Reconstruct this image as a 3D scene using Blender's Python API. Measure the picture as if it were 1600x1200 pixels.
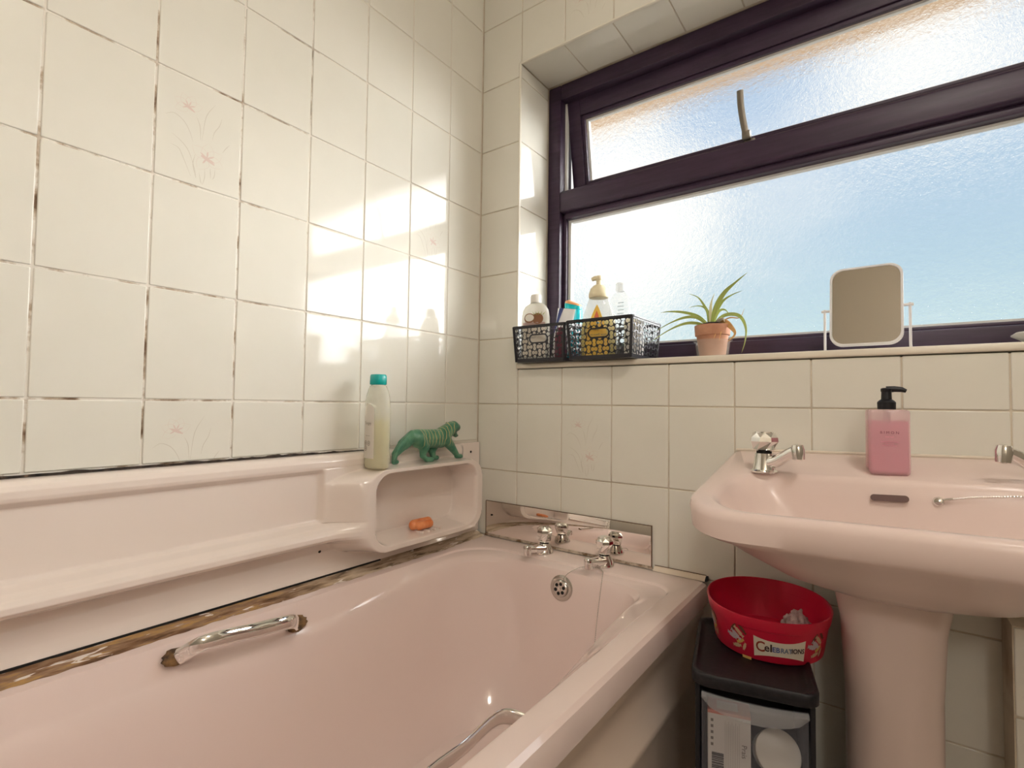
import bpy, bmesh, math, random
from mathutils import Vector, Matrix, Quaternion, noise as mnoise
random.seed(7)
R = math.radians
Z = 0.92                      # height of the tile line that lies level with the camera
sc = bpy.context.scene
for o in list(bpy.data.objects):
    bpy.data.objects.remove(o)
col = sc.collection

# ---------------------------------------------------------------- camera, sky, sun, exposure
cam_d = bpy.data.cameras.new('camera')
cam = bpy.data.objects.new('camera', cam_d)
col.objects.link(cam)
FPX, YAW, PIT, ROL = 801.41, -0.63217, 0.03878, 0.01295
_f = Vector((math.sin(YAW) * math.cos(PIT), math.cos(YAW) * math.cos(PIT), math.sin(PIT)))
_r0 = Vector((math.cos(YAW), -math.sin(YAW), 0))
_u0 = _r0.cross(_f)
_r = math.cos(ROL) * _r0 + math.sin(ROL) * _u0
_u = -math.sin(ROL) * _r0 + math.cos(ROL) * _u0
M = Matrix((_r, _u, -_f)).transposed().to_4x4()
M.translation = Vector((1.03749, -1.2366, Z + 0.001))
cam.matrix_world = M
cam_d.sensor_width = 36.0
cam_d.lens = FPX * 36.0 / 1600.0
cam_d.clip_start = 0.01
sc.camera = cam

SKY_STRENGTH = 0.84
world = bpy.data.worlds.new('sky')
sc.world = world
world.use_nodes = True
wn = world.node_tree.nodes
wl = world.node_tree.links
wn.clear()
w_out = wn.new('ShaderNodeOutputWorld')
w_bg = wn.new('ShaderNodeBackground')
w_bg.inputs['Strength'].default_value = SKY_STRENGTH
wl.new(w_bg.outputs[0], w_out.inputs[0])
w_tc = wn.new('ShaderNodeTexCoord')
w_sep = wn.new('ShaderNodeSeparateXYZ')
wl.new(w_tc.outputs['Generated'], w_sep.inputs[0])
w_ramp = wn.new('ShaderNodeValToRGB')
wl.new(w_sep.outputs['Z'], w_ramp.inputs[0])
cr = w_ramp.color_ramp
cr.elements[0].position = 0.0
cr.elements[0].color = (0.95, 0.88, 0.76, 1)
cr.elements[1].position = 1.0
cr.elements[1].color = (0.34, 0.52, 0.80, 1)
e = cr.elements.new(0.03); e.color = (0.76, 0.95, 0.92, 1)
e = cr.elements.new(0.22); e.color = (0.55, 0.75, 0.88, 1)
e = cr.elements.new(0.42); e.color = (0.52, 0.69, 0.90, 1)
w_map = wn.new('ShaderNodeMapping')
w_map.inputs['Scale'].default_value = (1.0, 1.0, 1.9)
w_map.inputs['Location'].default_value = (0.35, 0.1, 0.42)
wl.new(w_tc.outputs['Generated'], w_map.inputs[0])
w_noise = wn.new('ShaderNodeTexNoise')
w_noise.inputs['Scale'].default_value = 4.2
w_noise.inputs['Detail'].default_value = 6.0
w_noise.inputs['Roughness'].default_value = 0.55
wl.new(w_map.outputs[0], w_noise.inputs['Vector'])
# the bright banks of cloud seen through the window
w_soft = wn.new('ShaderNodeMath'); w_soft.operation = 'MULTIPLY_ADD'
w_soft.inputs[1].default_value = 0.62
w_soft.inputs[2].default_value = 0.19
wl.new(w_noise.outputs['Fac'], w_soft.inputs[0])
w_prev = w_soft.outputs[0]
for cpx, cpy, c0, amt in ((965, 370, 0.977, 0.34), (1230, 300, 0.982, 0.17), (1490, 50, 0.985, 0.22), (950, 275, 0.985, 0.18), (1340, 100, 0.993, 0.14)):
    w_dot = wn.new('ShaderNodeVectorMath'); w_dot.operation = 'DOT_PRODUCT'
    w_dot.inputs[1].default_value = (_f + _r * (cpx - 800) / FPX + _u * (600 - cpy) / FPX).normalized()
    wl.new(w_tc.outputs['Generated'], w_dot.inputs[0])
    w_mr = wn.new('ShaderNodeMapRange')
    w_mr.inputs[1].default_value = c0
    w_mr.inputs[2].default_value = 1.0
    w_mr.inputs[3].default_value = 0.0
    w_mr.inputs[4].default_value = amt
    wl.new(w_dot.outputs['Value'], w_mr.inputs[0])
    w_add = wn.new('ShaderNodeMath'); w_add.operation = 'ADD'
    wl.new(w_prev, w_add.inputs[0])
    wl.new(w_mr.outputs[0], w_add.inputs[1])
    w_prev = w_add.outputs[0]
w_cr = wn.new('ShaderNodeValToRGB')
wl.new(w_add.outputs[0], w_cr.inputs[0])
w_cr.color_ramp.elements[0].position = 0.58
w_cr.color_ramp.elements[0].color = (0, 0, 0, 1)
w_cr.color_ramp.elements[1].position = 0.76
w_cr.color_ramp.elements[1].color = (1, 1, 1, 1)
w_mix = wn.new('ShaderNodeMix'); w_mix.data_type = 'RGBA'
wl.new(w_cr.outputs[0], w_mix.inputs[0])
wl.new(w_ramp.outputs[0], w_mix.inputs[6])
w_mix.inputs[7].default_value = (1.25, 1.22, 1.15, 1)
wl.new(w_mix.outputs[2], w_bg.inputs['Color'])

SUN_ENERGY = 8.6
sun_d = bpy.data.lights.new('hazy_sun', 'SUN')
sun_d.energy = SUN_ENERGY
sun_d.angle = R(44)
sun_d.color = (1.0, 0.985, 0.96)
sun = bpy.data.objects.new('hazy_sun', sun_d)
col.objects.link(sun)
sun.location = (6, 6, 5)
sun.rotation_euler = (-Vector((1.0, 0.95, 0.36))).to_track_quat('-Z', 'Y').to_euler()
CEILING_FILL_STRENGTH = 35.0  # strengths of the two added fill lamps, both out of view
WALL_FILL_STRENGTH = 34.0

vs = sc.view_settings
vs.view_transform = 'Standard'
vs.look = 'None'
vs.exposure = 0.22
vs.gamma = 1.0
vs.use_curve_mapping = False

# ---------------------------------------------------------------- materials
MATS = {}
def mat(name, color=(0.8, 0.8, 0.8), rough=0.5, metal=0.0, trans=0.0, ior=1.45, coat=0.0, bump=None, emit=None, spec=0.5, sss=None):
    if name in MATS:
        return MATS[name]
    m = bpy.data.materials.new(name)
    m.use_nodes = True
    b = m.node_tree.nodes['Principled BSDF']
    b.inputs['Base Color'].default_value = (*color, 1)
    b.inputs['Roughness'].default_value = rough
    b.inputs['Metallic'].default_value = metal
    b.inputs['Transmission Weight'].default_value = trans
    b.inputs['IOR'].default_value = ior
    b.inputs['Coat Weight'].default_value = coat
    b.inputs['Coat Roughness'].default_value = 0.05
    b.inputs['Specular IOR Level'].default_value = spec
    if emit:
        b.inputs['Emission Color'].default_value = (*emit[0], 1)
        b.inputs['Emission Strength'].default_value = emit[1]
    if bump:
        sc_, st, dist = bump
        n = m.node_tree.nodes.new('ShaderNodeTexNoise')
        n.inputs['Scale'].default_value = sc_
        n.inputs['Detail'].default_value = 3
        tc = m.node_tree.nodes.new('ShaderNodeTexCoord')
        m.node_tree.links.new(tc.outputs['Object'], n.inputs['Vector'])
        bp = m.node_tree.nodes.new('ShaderNodeBump')
        bp.inputs['Strength'].default_value = st
        bp.inputs['Distance'].default_value = dist
        m.node_tree.links.new(n.outputs['Fac'], bp.inputs['Height'])
        m.node_tree.links.new(bp.outputs[0], b.inputs['Normal'])
    MATS[name] = m
    return m

def noise_mat(name, stops, scale=20, detail=6, rough=0.6, stretch=(1, 1, 1), coords='Object', bump=0.0, distort=0.0, metal=0.0, nrough=0.6):
    m = mat(name, stops[0][1], rough, metal)
    nt = m.node_tree
    b = nt.nodes['Principled BSDF']
    tc = nt.nodes.new('ShaderNodeTexCoord')
    mp = nt.nodes.new('ShaderNodeMapping')
    mp.inputs['Scale'].default_value = stretch
    nt.links.new(tc.outputs[coords], mp.inputs[0])
    n = nt.nodes.new('ShaderNodeTexNoise')
    n.inputs['Scale'].default_value = scale
    n.inputs['Detail'].default_value = detail
    n.inputs['Roughness'].default_value = nrough
    n.inputs['Distortion'].default_value = distort
    nt.links.new(mp.outputs[0], n.inputs['Vector'])
    r = nt.nodes.new('ShaderNodeValToRGB')
    nt.links.new(n.outputs['Fac'], r.inputs[0])
    el = r.color_ramp.elements
    el[0].position, el[0].color = stops[0][0], (*stops[0][1], 1)
    el[1].position, el[1].color = stops[-1][0], (*stops[-1][1], 1)
    for p, c in stops[1:-1]:
        x = el.new(p); x.color = (*c, 1)
    nt.links.new(r.outputs[0], b.inputs['Base Color'])
    if bump:
        bp = nt.nodes.new('ShaderNodeBump')
        bp.inputs['Strength'].default_value = bump
        bp.inputs['Distance'].default_value = 0.002
        nt.links.new(n.outputs['Fac'], bp.inputs['Height'])
        nt.links.new(bp.outputs[0], b.inputs['Normal'])
    return m

def clear_mat(name, color, see=0.7, rough=0.15, tint=(1, 1, 1)):
    """translucent plastic: part of the light goes straight through a thin skin"""
    m = mat(name, color, rough)
    nt = m.node_tree
    b = nt.nodes['Principled BSDF']
    out = nt.nodes['Material Output']
    t = nt.nodes.new('ShaderNodeBsdfTransparent')
    t.inputs[0].default_value = (*tint, 1)
    mx = nt.nodes.new('ShaderNodeMixShader')
    mx.inputs[0].default_value = 1 - see
    nt.links.new(t.outputs[0], mx.inputs[1])
    nt.links.new(b.outputs[0], mx.inputs[2])
    nt.links.new(mx.outputs[0], out.inputs[0])
    return m

TILE_C = (0.80, 0.745, 0.63)
m_tile = noise_mat('cream_glazed_tile', [(0.3, (0.765, 0.745, 0.665)), (0.7, (0.79, 0.77, 0.695))], scale=7, detail=8, rough=0.07, coords='Object')
def tile_bump(m):
    nt = m.node_tree
    b = nt.nodes['Principled BSDF']
    geo = nt.nodes.new('ShaderNodeNewGeometry')
    n1 = nt.nodes.new('ShaderNodeTexNoise'); n1.inputs['Scale'].default_value = 9; n1.inputs['Detail'].default_value = 1
    n2 = nt.nodes.new('ShaderNodeTexNoise'); n2.inputs['Scale'].default_value = 90; n2.inputs['Detail'].default_value = 2
    nt.links.new(geo.outputs['Position'], n1.inputs['Vector'])
    nt.links.new(geo.outputs['Position'], n2.inputs['Vector'])
    a = nt.nodes.new('ShaderNodeMath'); a.operation = 'MULTIPLY_ADD'
    a.inputs[1].default_value = 0.05
    nt.links.new(n2.outputs['Fac'], a.inputs[0])
    nt.links.new(n1.outputs['Fac'], a.inputs[2])
    bp = nt.nodes.new('ShaderNodeBump')
    bp.inputs['Strength'].default_value = 0.5
    bp.inputs['Distance'].default_value = 0.0007
    nt.links.new(a.outputs[0], bp.inputs['Height'])
    nt.links.new(bp.outputs[0], b.inputs['Normal'])
tile_bump(m_tile)
m_grout = noise_mat('stained_grout', [(0.34, (0.16, 0.10, 0.06)), (0.43, (0.48, 0.39, 0.30)), (0.50, (0.80, 0.76, 0.69))], scale=16, detail=9, rough=0.9, coords='Object', bump=0.3)
_nt = m_grout.node_tree
_rmp = [n for n in _nt.nodes if n.type == 'VALTORGB'][0]
_tc = [n for n in _nt.nodes if n.type == 'TEX_COORD'][0]
_sp = _nt.nodes.new('ShaderNodeSeparateXYZ'); _nt.links.new(_tc.outputs['Object'], _sp.inputs[0])
_mr = _nt.nodes.new('ShaderNodeMapRange'); _mr.inputs[1].default_value = -0.75; _mr.inputs[2].default_value = -0.35
_nt.links.new(_sp.outputs['Y'], _mr.inputs[0])
_mx = _nt.nodes.new('ShaderNodeMix'); _mx.data_type = 'RGBA'
_nt.links.new(_mr.outputs[0], _mx.inputs[0]); _nt.links.new(_rmp.outputs[0], _mx.inputs[6]); _mx.inputs[7].default_value = (0.74, 0.69, 0.60, 1)
_nt.links.new(_mx.outputs[2], _nt.nodes['Principled BSDF'].inputs['Base Color'])
m_grout2 = noise_mat('cream_grout', [(0.25, (0.42, 0.34, 0.25)), (0.5, (0.64, 0.57, 0.46))], scale=9, detail=8, rough=0.9, bump=0.3)
m_wall = mat('tan_painted_plaster', (0.44, 0.39, 0.32), 0.7, bump=(40, 0.2, 0.001))
m_ceil = mat('white_ceiling_paint', (0.84, 0.80, 0.72), 0.8, bump=(60, 0.2, 0.001))
m_floor = noise_mat('beige_vinyl_floor', [(0.3, (0.34, 0.27, 0.22)), (0.7, (0.42, 0.34, 0.28))], scale=30, rough=0.45)
m_pink = mat('pink_bath_enamel', (0.84, 0.69, 0.645), 0.075, coat=0.5)
m_pinkp = mat('pale_pink_moulded_plastic', (0.84, 0.74, 0.675), 0.09, coat=0.5)
m_basin = mat('pink_vitreous_china', (0.80, 0.65, 0.60), 0.24, coat=0.12)
m_bpanel = mat('cream_pink_bath_side_panel', (0.88, 0.73, 0.62), 0.3)
m_chrome = mat('chrome', (0.86, 0.85, 0.83), 0.05, 1.0)
m_steel = mat('dull_steel', (0.62, 0.60, 0.56), 0.25, 1.0)
m_mirror = mat('mirror_silver', (0.93, 0.90, 0.86), 0.015, 1.0)
m_frame = noise_mat('dark_aubergine_timber', [(0.3, (0.026, 0.013, 0.033)), (0.7, (0.050, 0.026, 0.056))], scale=14, detail=6, rough=0.42, stretch=(0.6, 6, 6), bump=0.15)
m_white = mat('white_plastic', (0.86, 0.85, 0.82), 0.35)
m_black = mat('black_plastic', (0.007, 0.007, 0.010), 0.4)
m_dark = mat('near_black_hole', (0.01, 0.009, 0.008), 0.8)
m_rubber = noise_mat('perished_brown_gasket', [(0.35, (0.05, 0.03, 0.025)), (0.65, (0.30, 0.17, 0.07))], scale=60, rough=0.85, bump=0.8)

# obscured window glass with a small leaf-like relief
def pane_material():
    m = bpy.data.materials.new('obscured_leaf_pattern_glass')
    m.use_nodes = True
    nt = m.node_tree
    nt.nodes.clear()
    out = nt.nodes.new('ShaderNodeOutputMaterial')
    tr = nt.nodes.new('ShaderNodeBsdfTransparent'); tr.inputs[0].default_value = (0.96, 0.97, 0.97, 1)
    rf = nt.nodes.new('ShaderNodeBsdfRefraction')
    rf.inputs['IOR'].default_value = 1.07
    rf.inputs['Roughness'].default_value = 0.0
    gl = nt.nodes.new('ShaderNodeBsdfGlossy'); gl.inputs['Roughness'].default_value = 0.08
    tc = nt.nodes.new('ShaderNodeTexCoord')
    v = nt.nodes.new('ShaderNodeTexVoronoi'); v.inputs['Scale'].default_value = 75
    nz = nt.nodes.new('ShaderNodeTexNoise'); nz.inputs['Scale'].default_value = 95; nz.inputs['Distortion'].default_value = 2.5
    nt.links.new(tc.outputs['Object'], v.inputs['Vector'])
    nt.links.new(tc.outputs['Object'], nz.inputs['Vector'])
    ad = nt.nodes.new('ShaderNodeMath'); ad.operation = 'MULTIPLY_ADD'; ad.inputs[1].default_value = 1.4
    nt.links.new(nz.outputs['Fac'], ad.inputs[0]); nt.links.new(v.outputs['Distance'], ad.inputs[2])
    bp = nt.nodes.new('ShaderNodeBump'); bp.inputs['Strength'].default_value = 1.0; bp.inputs['Distance'].default_value = 0.008
    nt.links.new(ad.outputs[0], bp.inputs['Height'])
    nt.links.new(bp.outputs[0], rf.inputs['Normal']); nt.links.new(bp.outputs[0], gl.inputs['Normal'])
    m1 = nt.nodes.new('ShaderNodeMixShader'); m1.inputs[0].default_value = 0.55
    nt.links.new(tr.outputs[0], m1.inputs[1]); nt.links.new(rf.outputs[0], m1.inputs[2])
    m2 = nt.nodes.new('ShaderNodeMixShader'); m2.inputs[0].default_value = 0.04
    nt.links.new(m1.outputs[0], m2.inputs[1]); nt.links.new(gl.outputs[0], m2.inputs[2])
    nt.links.new(m2.outputs[0], out.inputs[0])
    return m
m_pane = pane_material()

# ---------------------------------------------------------------- helpers
def tag(o, label=None, cat=None, group=None, kind=None):
    if label: o['label'] = label
    if cat: o['category'] = cat
    if group: o['group'] = group
    if kind: o['kind'] = kind
    return o

def empty(name, loc=(0, 0, 0), rz=0.0, parent=None):
    o = bpy.data.objects.new(name, None)
    o.empty_display_size = 0.02
    col.objects.link(o)
    o.location = loc
    o.rotation_euler = (0, 0, rz)
    if parent: o.parent = parent
    return o

def finish(me, smooth):
    if smooth is None:
        return
    bm = bmesh.new(); bm.from_mesh(me)
    ang = R(smooth)
    for f in bm.faces: f.smooth = True
    for ed in bm.edges:
        if len(ed.link_faces) == 2 and ed.calc_face_angle(0) > ang:
            ed.smooth = False
    bm.to_mesh(me); bm.free()

def obj(name, bm, m, parent=None, loc=(0, 0, 0), rot=(0, 0, 0), smooth=35):
    if isinstance(bm, bpy.types.Mesh):
        me = bm
    else:
        me = bpy.data.meshes.new(name)
        bmesh.ops.recalc_face_normals(bm, faces=bm.faces)
        bm.to_mesh(me); bm.free()
        finish(me, smooth)
    if m is not None:
        me.materials.clear()
        for x in (m if isinstance(m, (list, tuple)) else [m]):
            me.materials.append(x)
    o = bpy.data.objects.new(name, me)
    col.objects.link(o)
    o.location = loc
    o.rotation_euler = rot
    if parent: o.parent = parent
    return o

def add_box(bm, x0, x1, y0, y1, z0, z1, bev=0.0, seg=2, mi=0):
    n0 = set(bm.verts)
    vs_ = [bm.verts.new((x, y, z)) for z in (z0, z1) for y in (y0, y1) for x in (x0, x1)]
    fs = []
    for q in ((0, 2, 3, 1), (4, 5, 7, 6), (0, 1, 5, 4), (2, 6, 7, 3), (0, 4, 6, 2), (1, 3, 7, 5)):
        f = bm.faces.new([vs_[i] for i in q]); f.material_index = mi; fs.append(f)
    if bev:
        es = list({e for f in fs for e in f.edges})
        bmesh.ops.bevel(bm, geom=es, offset=bev, segments=seg, affect='EDGES', profile=0.5, clamp_overlap=True)
    return bm

def boxbm(*a, **k):
    return add_box(bmesh.new(), *a, **k)

def loft(bm, loops, cap0=True, cap1=True, closed=True, mi=0):
    rows = [[bm.verts.new(p) for p in lp] for lp in loops]
    n = len(rows[0])
    for a, b in zip(rows, rows[1:]):
        for i in range(n if closed else n - 1):
            j = (i + 1) % n
            try:
                f = bm.faces.new((a[i], a[j], b[j], b[i])); f.material_index = mi
            except ValueError:
                pass
    if cap0 and closed:
        f = bm.faces.new(rows[0][::-1]); f.material_index = mi
    if cap1 and closed:
        f = bm.faces.new(rows[-1]); f.material_index = mi
    return rows

def ring(r, z, n, sx=1, sy=1, cx=0, cy=0, ph=0.0, e=2.0):
    out = []
    for i in range(n):
        a = 2 * math.pi * i / n + ph
        c, s = math.cos(a), math.sin(a)
        if e != 2.0:
            c = math.copysign(abs(c) ** (2 / e), c); s = math.copysign(abs(s) ** (2 / e), s)
        out.append((cx + r * sx * c, cy + r * sy * s, z))
    return out

def lathe(prof, n=24, sx=1, sy=1, cx=0, cy=0, cap0=True, cap1=True, bm=None, e=2.0, ph=0.0, mi=0):
    bm = bm or bmesh.new()
    loft(bm, [ring(max(r, 1e-5), z, n, sx, sy, cx, cy, ph, e) for r, z in prof], cap0, cap1, mi=mi)
    return bm

def frames(pts):
    pts = [Vector(p) for p in pts]
    T = []
    for i in range(len(pts)):
        a = pts[max(i - 1, 0)]; b = pts[min(i + 1, len(pts) - 1)]
        T.append((b - a).normalized())
    up = Vector((0, 0, 1)) if abs(T[0].z) < 0.9 else Vector((1, 0, 0))
    n = (up - T[0] * up.dot(T[0])).normalized()
    out = []
    for i, t in enumerate(T):
        n = (n - t * n.dot(t))
        if n.length < 1e-6: n = t.orthogonal()
        n.normalize()
        out.append((pts[i], t, n, t.cross(n)))
    return out

def tube(pts, rad, n=10, bm=None, ry=None, caps=True, mi=0):
    bm = bm or bmesh.new()
    loops = []
    fr = frames(pts)
    for i, (p, t, nn, bb) in enumerate(fr):
        r = rad[i] if isinstance(rad, (list, tuple)) else rad
        r2 = r if ry is None else (ry[i] if isinstance(ry, (list, tuple)) else ry)
        loops.append([p + nn * r * math.cos(2 * math.pi * k / n) + bb * r2 * math.sin(2 * math.pi * k / n) for k in range(n)])
    loft(bm, loops, caps, caps, mi=mi)
    return bm

def smooth_path(ctrl, n=8):
    c = [Vector(p) for p in ctrl]
    c = [c[0] * 2 - c[1]] + c + [c[-1] * 2 - c[-2]]
    out = []
    for i in range(1, len(c) - 2):
        for k in range(n):
            t = k / n
            out.append(0.5 * ((2 * c[i]) + (-c[i - 1] + c[i + 1]) * t + (2 * c[i - 1] - 5 * c[i] + 4 * c[i + 1] - c[i + 2]) * t * t
                              + (-c[i - 1] + 3 * c[i] - 3 * c[i + 1] + c[i + 2]) * t ** 3))
    out.append(c[-2])
    return out

def rrect(x0, x1, y0, y1, r, nc=8, nx=6, ny=6):
    """rounded rectangle, counter-clockwise; r may be one radius or (bl, br, tr, tl)"""
    rs = r if isinstance(r, (list, tuple)) else (r,) * 4
    cs = [(x0 + rs[0], y0 + rs[0], math.pi), (x1 - rs[1], y0 + rs[1], 1.5 * math.pi), (x1 - rs[2], y1 - rs[2], 0.0), (x0 + rs[3], y1 - rs[3], 0.5 * math.pi)]
    pts = []
    for k in range(4):
        cx, cy, a0 = cs[k]
        seg = [(cx + rs[k] * math.cos(a0 + 0.5 * math.pi * i / nc), cy + rs[k] * math.sin(a0 + 0.5 * math.pi * i / nc)) for i in range(nc + 1)]
        pts += seg
        k2 = (k + 1) % 4
        cx2, cy2, a2 = cs[k2]
        q = (cx2 + rs[k2] * math.cos(a2), cy2 + rs[k2] * math.sin(a2))
        m = nx if k in (0, 2) else ny
        p = seg[-1]
        pts += [(p[0] + (q[0] - p[0]) * i / (m + 1), p[1] + (q[1] - p[1]) * i / (m + 1)) for i in range(1, m + 1)]
    return pts

def sstep(a, b, x):
    t = min(1.0, max(0.0, (x - a) / (b - a)))
    return t * t * (3 - 2 * t)

def applied(o):
    """bake an object's modifiers into its mesh"""
    dg = bpy.context.evaluated_depsgraph_get()
    dg.update()
    me = bpy.data.meshes.new_from_object(o.evaluated_get(dg))
    old = o.data
    o.modifiers.clear()
    o.data = me
    bpy.data.meshes.remove(old)
    return o

def text_mesh(s, size, extrude=0.0, align='CENTER', bold=0.0):
    cu = bpy.data.curves.new('lettering', 'FONT')
    cu.body = s; cu.size = size; cu.extrude = extrude
    cu.offset = bold
    cu.align_x = align; cu.align_y = 'CENTER'
    cu.resolution_u = 3
    o = bpy.data.objects.new('lettering', cu)
    col.objects.link(o)
    dg = bpy.context.evaluated_depsgraph_get(); dg.update()
    me = bpy.data.meshes.new_from_object(o.evaluated_get(dg))
    bpy.data.objects.remove(o)
    bpy.data.curves.remove(cu)
    return me

def blob(name, caps, m, voxel=0.002, smooth=6, parent=None, loc=(0, 0, 0), rot=(0, 0, 0)):
    """one continuous skin over tapered capsules"""
    bm = bmesh.new()
    for p0, r0, p1, r1 in caps:
        p0 = Vector(p0); p1 = Vector(p1)
        d = p1 - p0
        L = d.length
        if L < 1e-6: d = Vector((0, 0, 1)); L = 0
        d.normalize()
        pts, rr = [], []
        for k in range(5):
            a = -math.pi / 2 + (math.pi / 2) * k / 4
            pts.append(p0 + d * r0 * math.sin(a)); rr.append(max(r0 * math.cos(a), r0 * 0.02))
        for k in range(5):
            a = (math.pi / 2) * k / 4
            pts.append(p1 + d * r1 * math.sin(a) + (d * 1e-5 if L == 0 else Vector())); rr.append(max(r1 * math.cos(a), r1 * 0.02))
        nrm = d.orthogonal().normalized(); bi = d.cross(nrm)
        loft(bm, [[p + nrm * r * math.cos(2 * math.pi * k / 14) + bi * r * math.sin(2 * math.pi * k / 14) for k in range(14)] for p, r in zip(pts, rr)])
    o = obj(name, bm, m, parent, loc, rot, smooth=None)
    md = o.modifiers.new('r', 'REMESH'); md.mode = 'VOXEL'; md.voxel_size = voxel
    ms = o.modifiers.new('s', 'SMOOTH'); ms.iterations = smooth; ms.factor = 0.5
    applied(o)
    for p in o.data.polygons: p.use_smooth = True
    o.data.materials.clear(); o.data.materials.append(m)
    return o

# ================================================================ THE ROOM
XR, YF, CEIL = 1.82, -2.05, 2.36          # right wall, wall behind the camera, ceiling height
TH, TW = 0.1993, 0.15
GAP = 0.0036
WX0, WX1, WZ0, WZ1 = 0.150, 1.460, 0.118, 1.036      # window opening (heights relative to Z)
REV = 0.16

bm = boxbm(-0.1, XR + 0.1, YF - 0.1, 0.1, -0.06, 0.0)
tag(obj('floor', bm, m_floor), 'plain beige vinyl bathroom floor', kind='structure')
bm = boxbm(-0.1, XR + 0.1, YF - 0.1, 0.3, CEIL, CEIL + 0.06)
tag(obj('ceiling', bm, m_ceil), 'plain off-white bathroom ceiling', kind='structure')
bm = boxbm(-0.12, -0.002, YF - 0.1, 0.3, 0.0, CEIL)
wall_left = tag(obj('wall_left', bm, m_grout), 'cream tiled wall with stained grout along the bath', kind='structure')
bm = boxbm(XR, XR + 0.1, YF - 0.1, 0.3, 0.0, CEIL)
tag(obj('wall_right', bm, m_wall), 'tan painted wall at the far end of the basin', kind='structure')
bm = boxbm(0.0, XR, YF - 0.1, YF, 0.0, CEIL)
tag(obj('wall_front', bm, m_wall), 'tan painted wall facing the window', kind='structure')
bm = bmesh.new()
g = 0.002
for x0, x1, z0, z1 in ((-0.002, WX0 - g, 0.0, CEIL), (WX1 + g, XR, 0.0, CEIL), (WX0 - g, WX1 + g, 0.0, WZ0 - 0.017 + Z), (WX0 - g, WX1 + g, WZ1 + g + Z, CEIL)):
    add_box(bm, x0, x1, 0.002, 0.30, z0, z1)
wall_back = tag(obj('wall_back', bm, m_grout2), 'cream tiled window wall behind the basin', kind='structure')

# ---- tiles
tile_cache = {}
def tile_mesh(w, h):
    k = (round(w, 4), round(h, 4))
    if k not in tile_cache:
        bm = bmesh.new()
        lo = [[(x, y, z) for x, y in rrect(-w / 2 + i, w / 2 - i, -h / 2 + i, h / 2 - i, 0.0012, 1, 0, 0)] for i, z in ((0, 0), (0, 0.0009), (0.0006, 0.0016), (0.0016, 0.002))]
        loft(bm, lo, cap0=False)
        me = bpy.data.meshes.new('tile')
        bmesh.ops.recalc_face_normals(bm, faces=bm.faces)
        bm.to_mesh(me); bm.free()
        for p_ in me.polygons: p_.use_smooth = len(p_.vertices) == 4
        me.materials.append(m_tile)
        tile_cache[k] = me
    return tile_cache[k]

def tile(parent, c, w, h, face):
    o = bpy.data.objects.new('tile', tile_mesh(w, h))
    col.objects.link(o)
    o.parent = parent
    j = lambda s: random.uniform(-s, s)
    m = {'L': Matrix(((0, 0, 1), (1, 0, 0), (0, 1, 0))),       # faces +x
         'B': Matrix(((1, 0, 0), (0, 0, -1), (0, 1, 0))),      # faces -y
         'D': Matrix(((1, 0, 0), (0, -1, 0), (0, 0, -1))),     # faces down
         'U': Matrix(((1, 0, 0), (0, 1, 0), (0, 0, 1)))}[face]
    m = m @ Matrix.Rotation(j(0.0014), 3, 'X') @ Matrix.Rotation(j(0.0014), 3, 'Y')
    o.matrix_local = Matrix.Translation(c) @ m.to_4x4()
    return o

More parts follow.
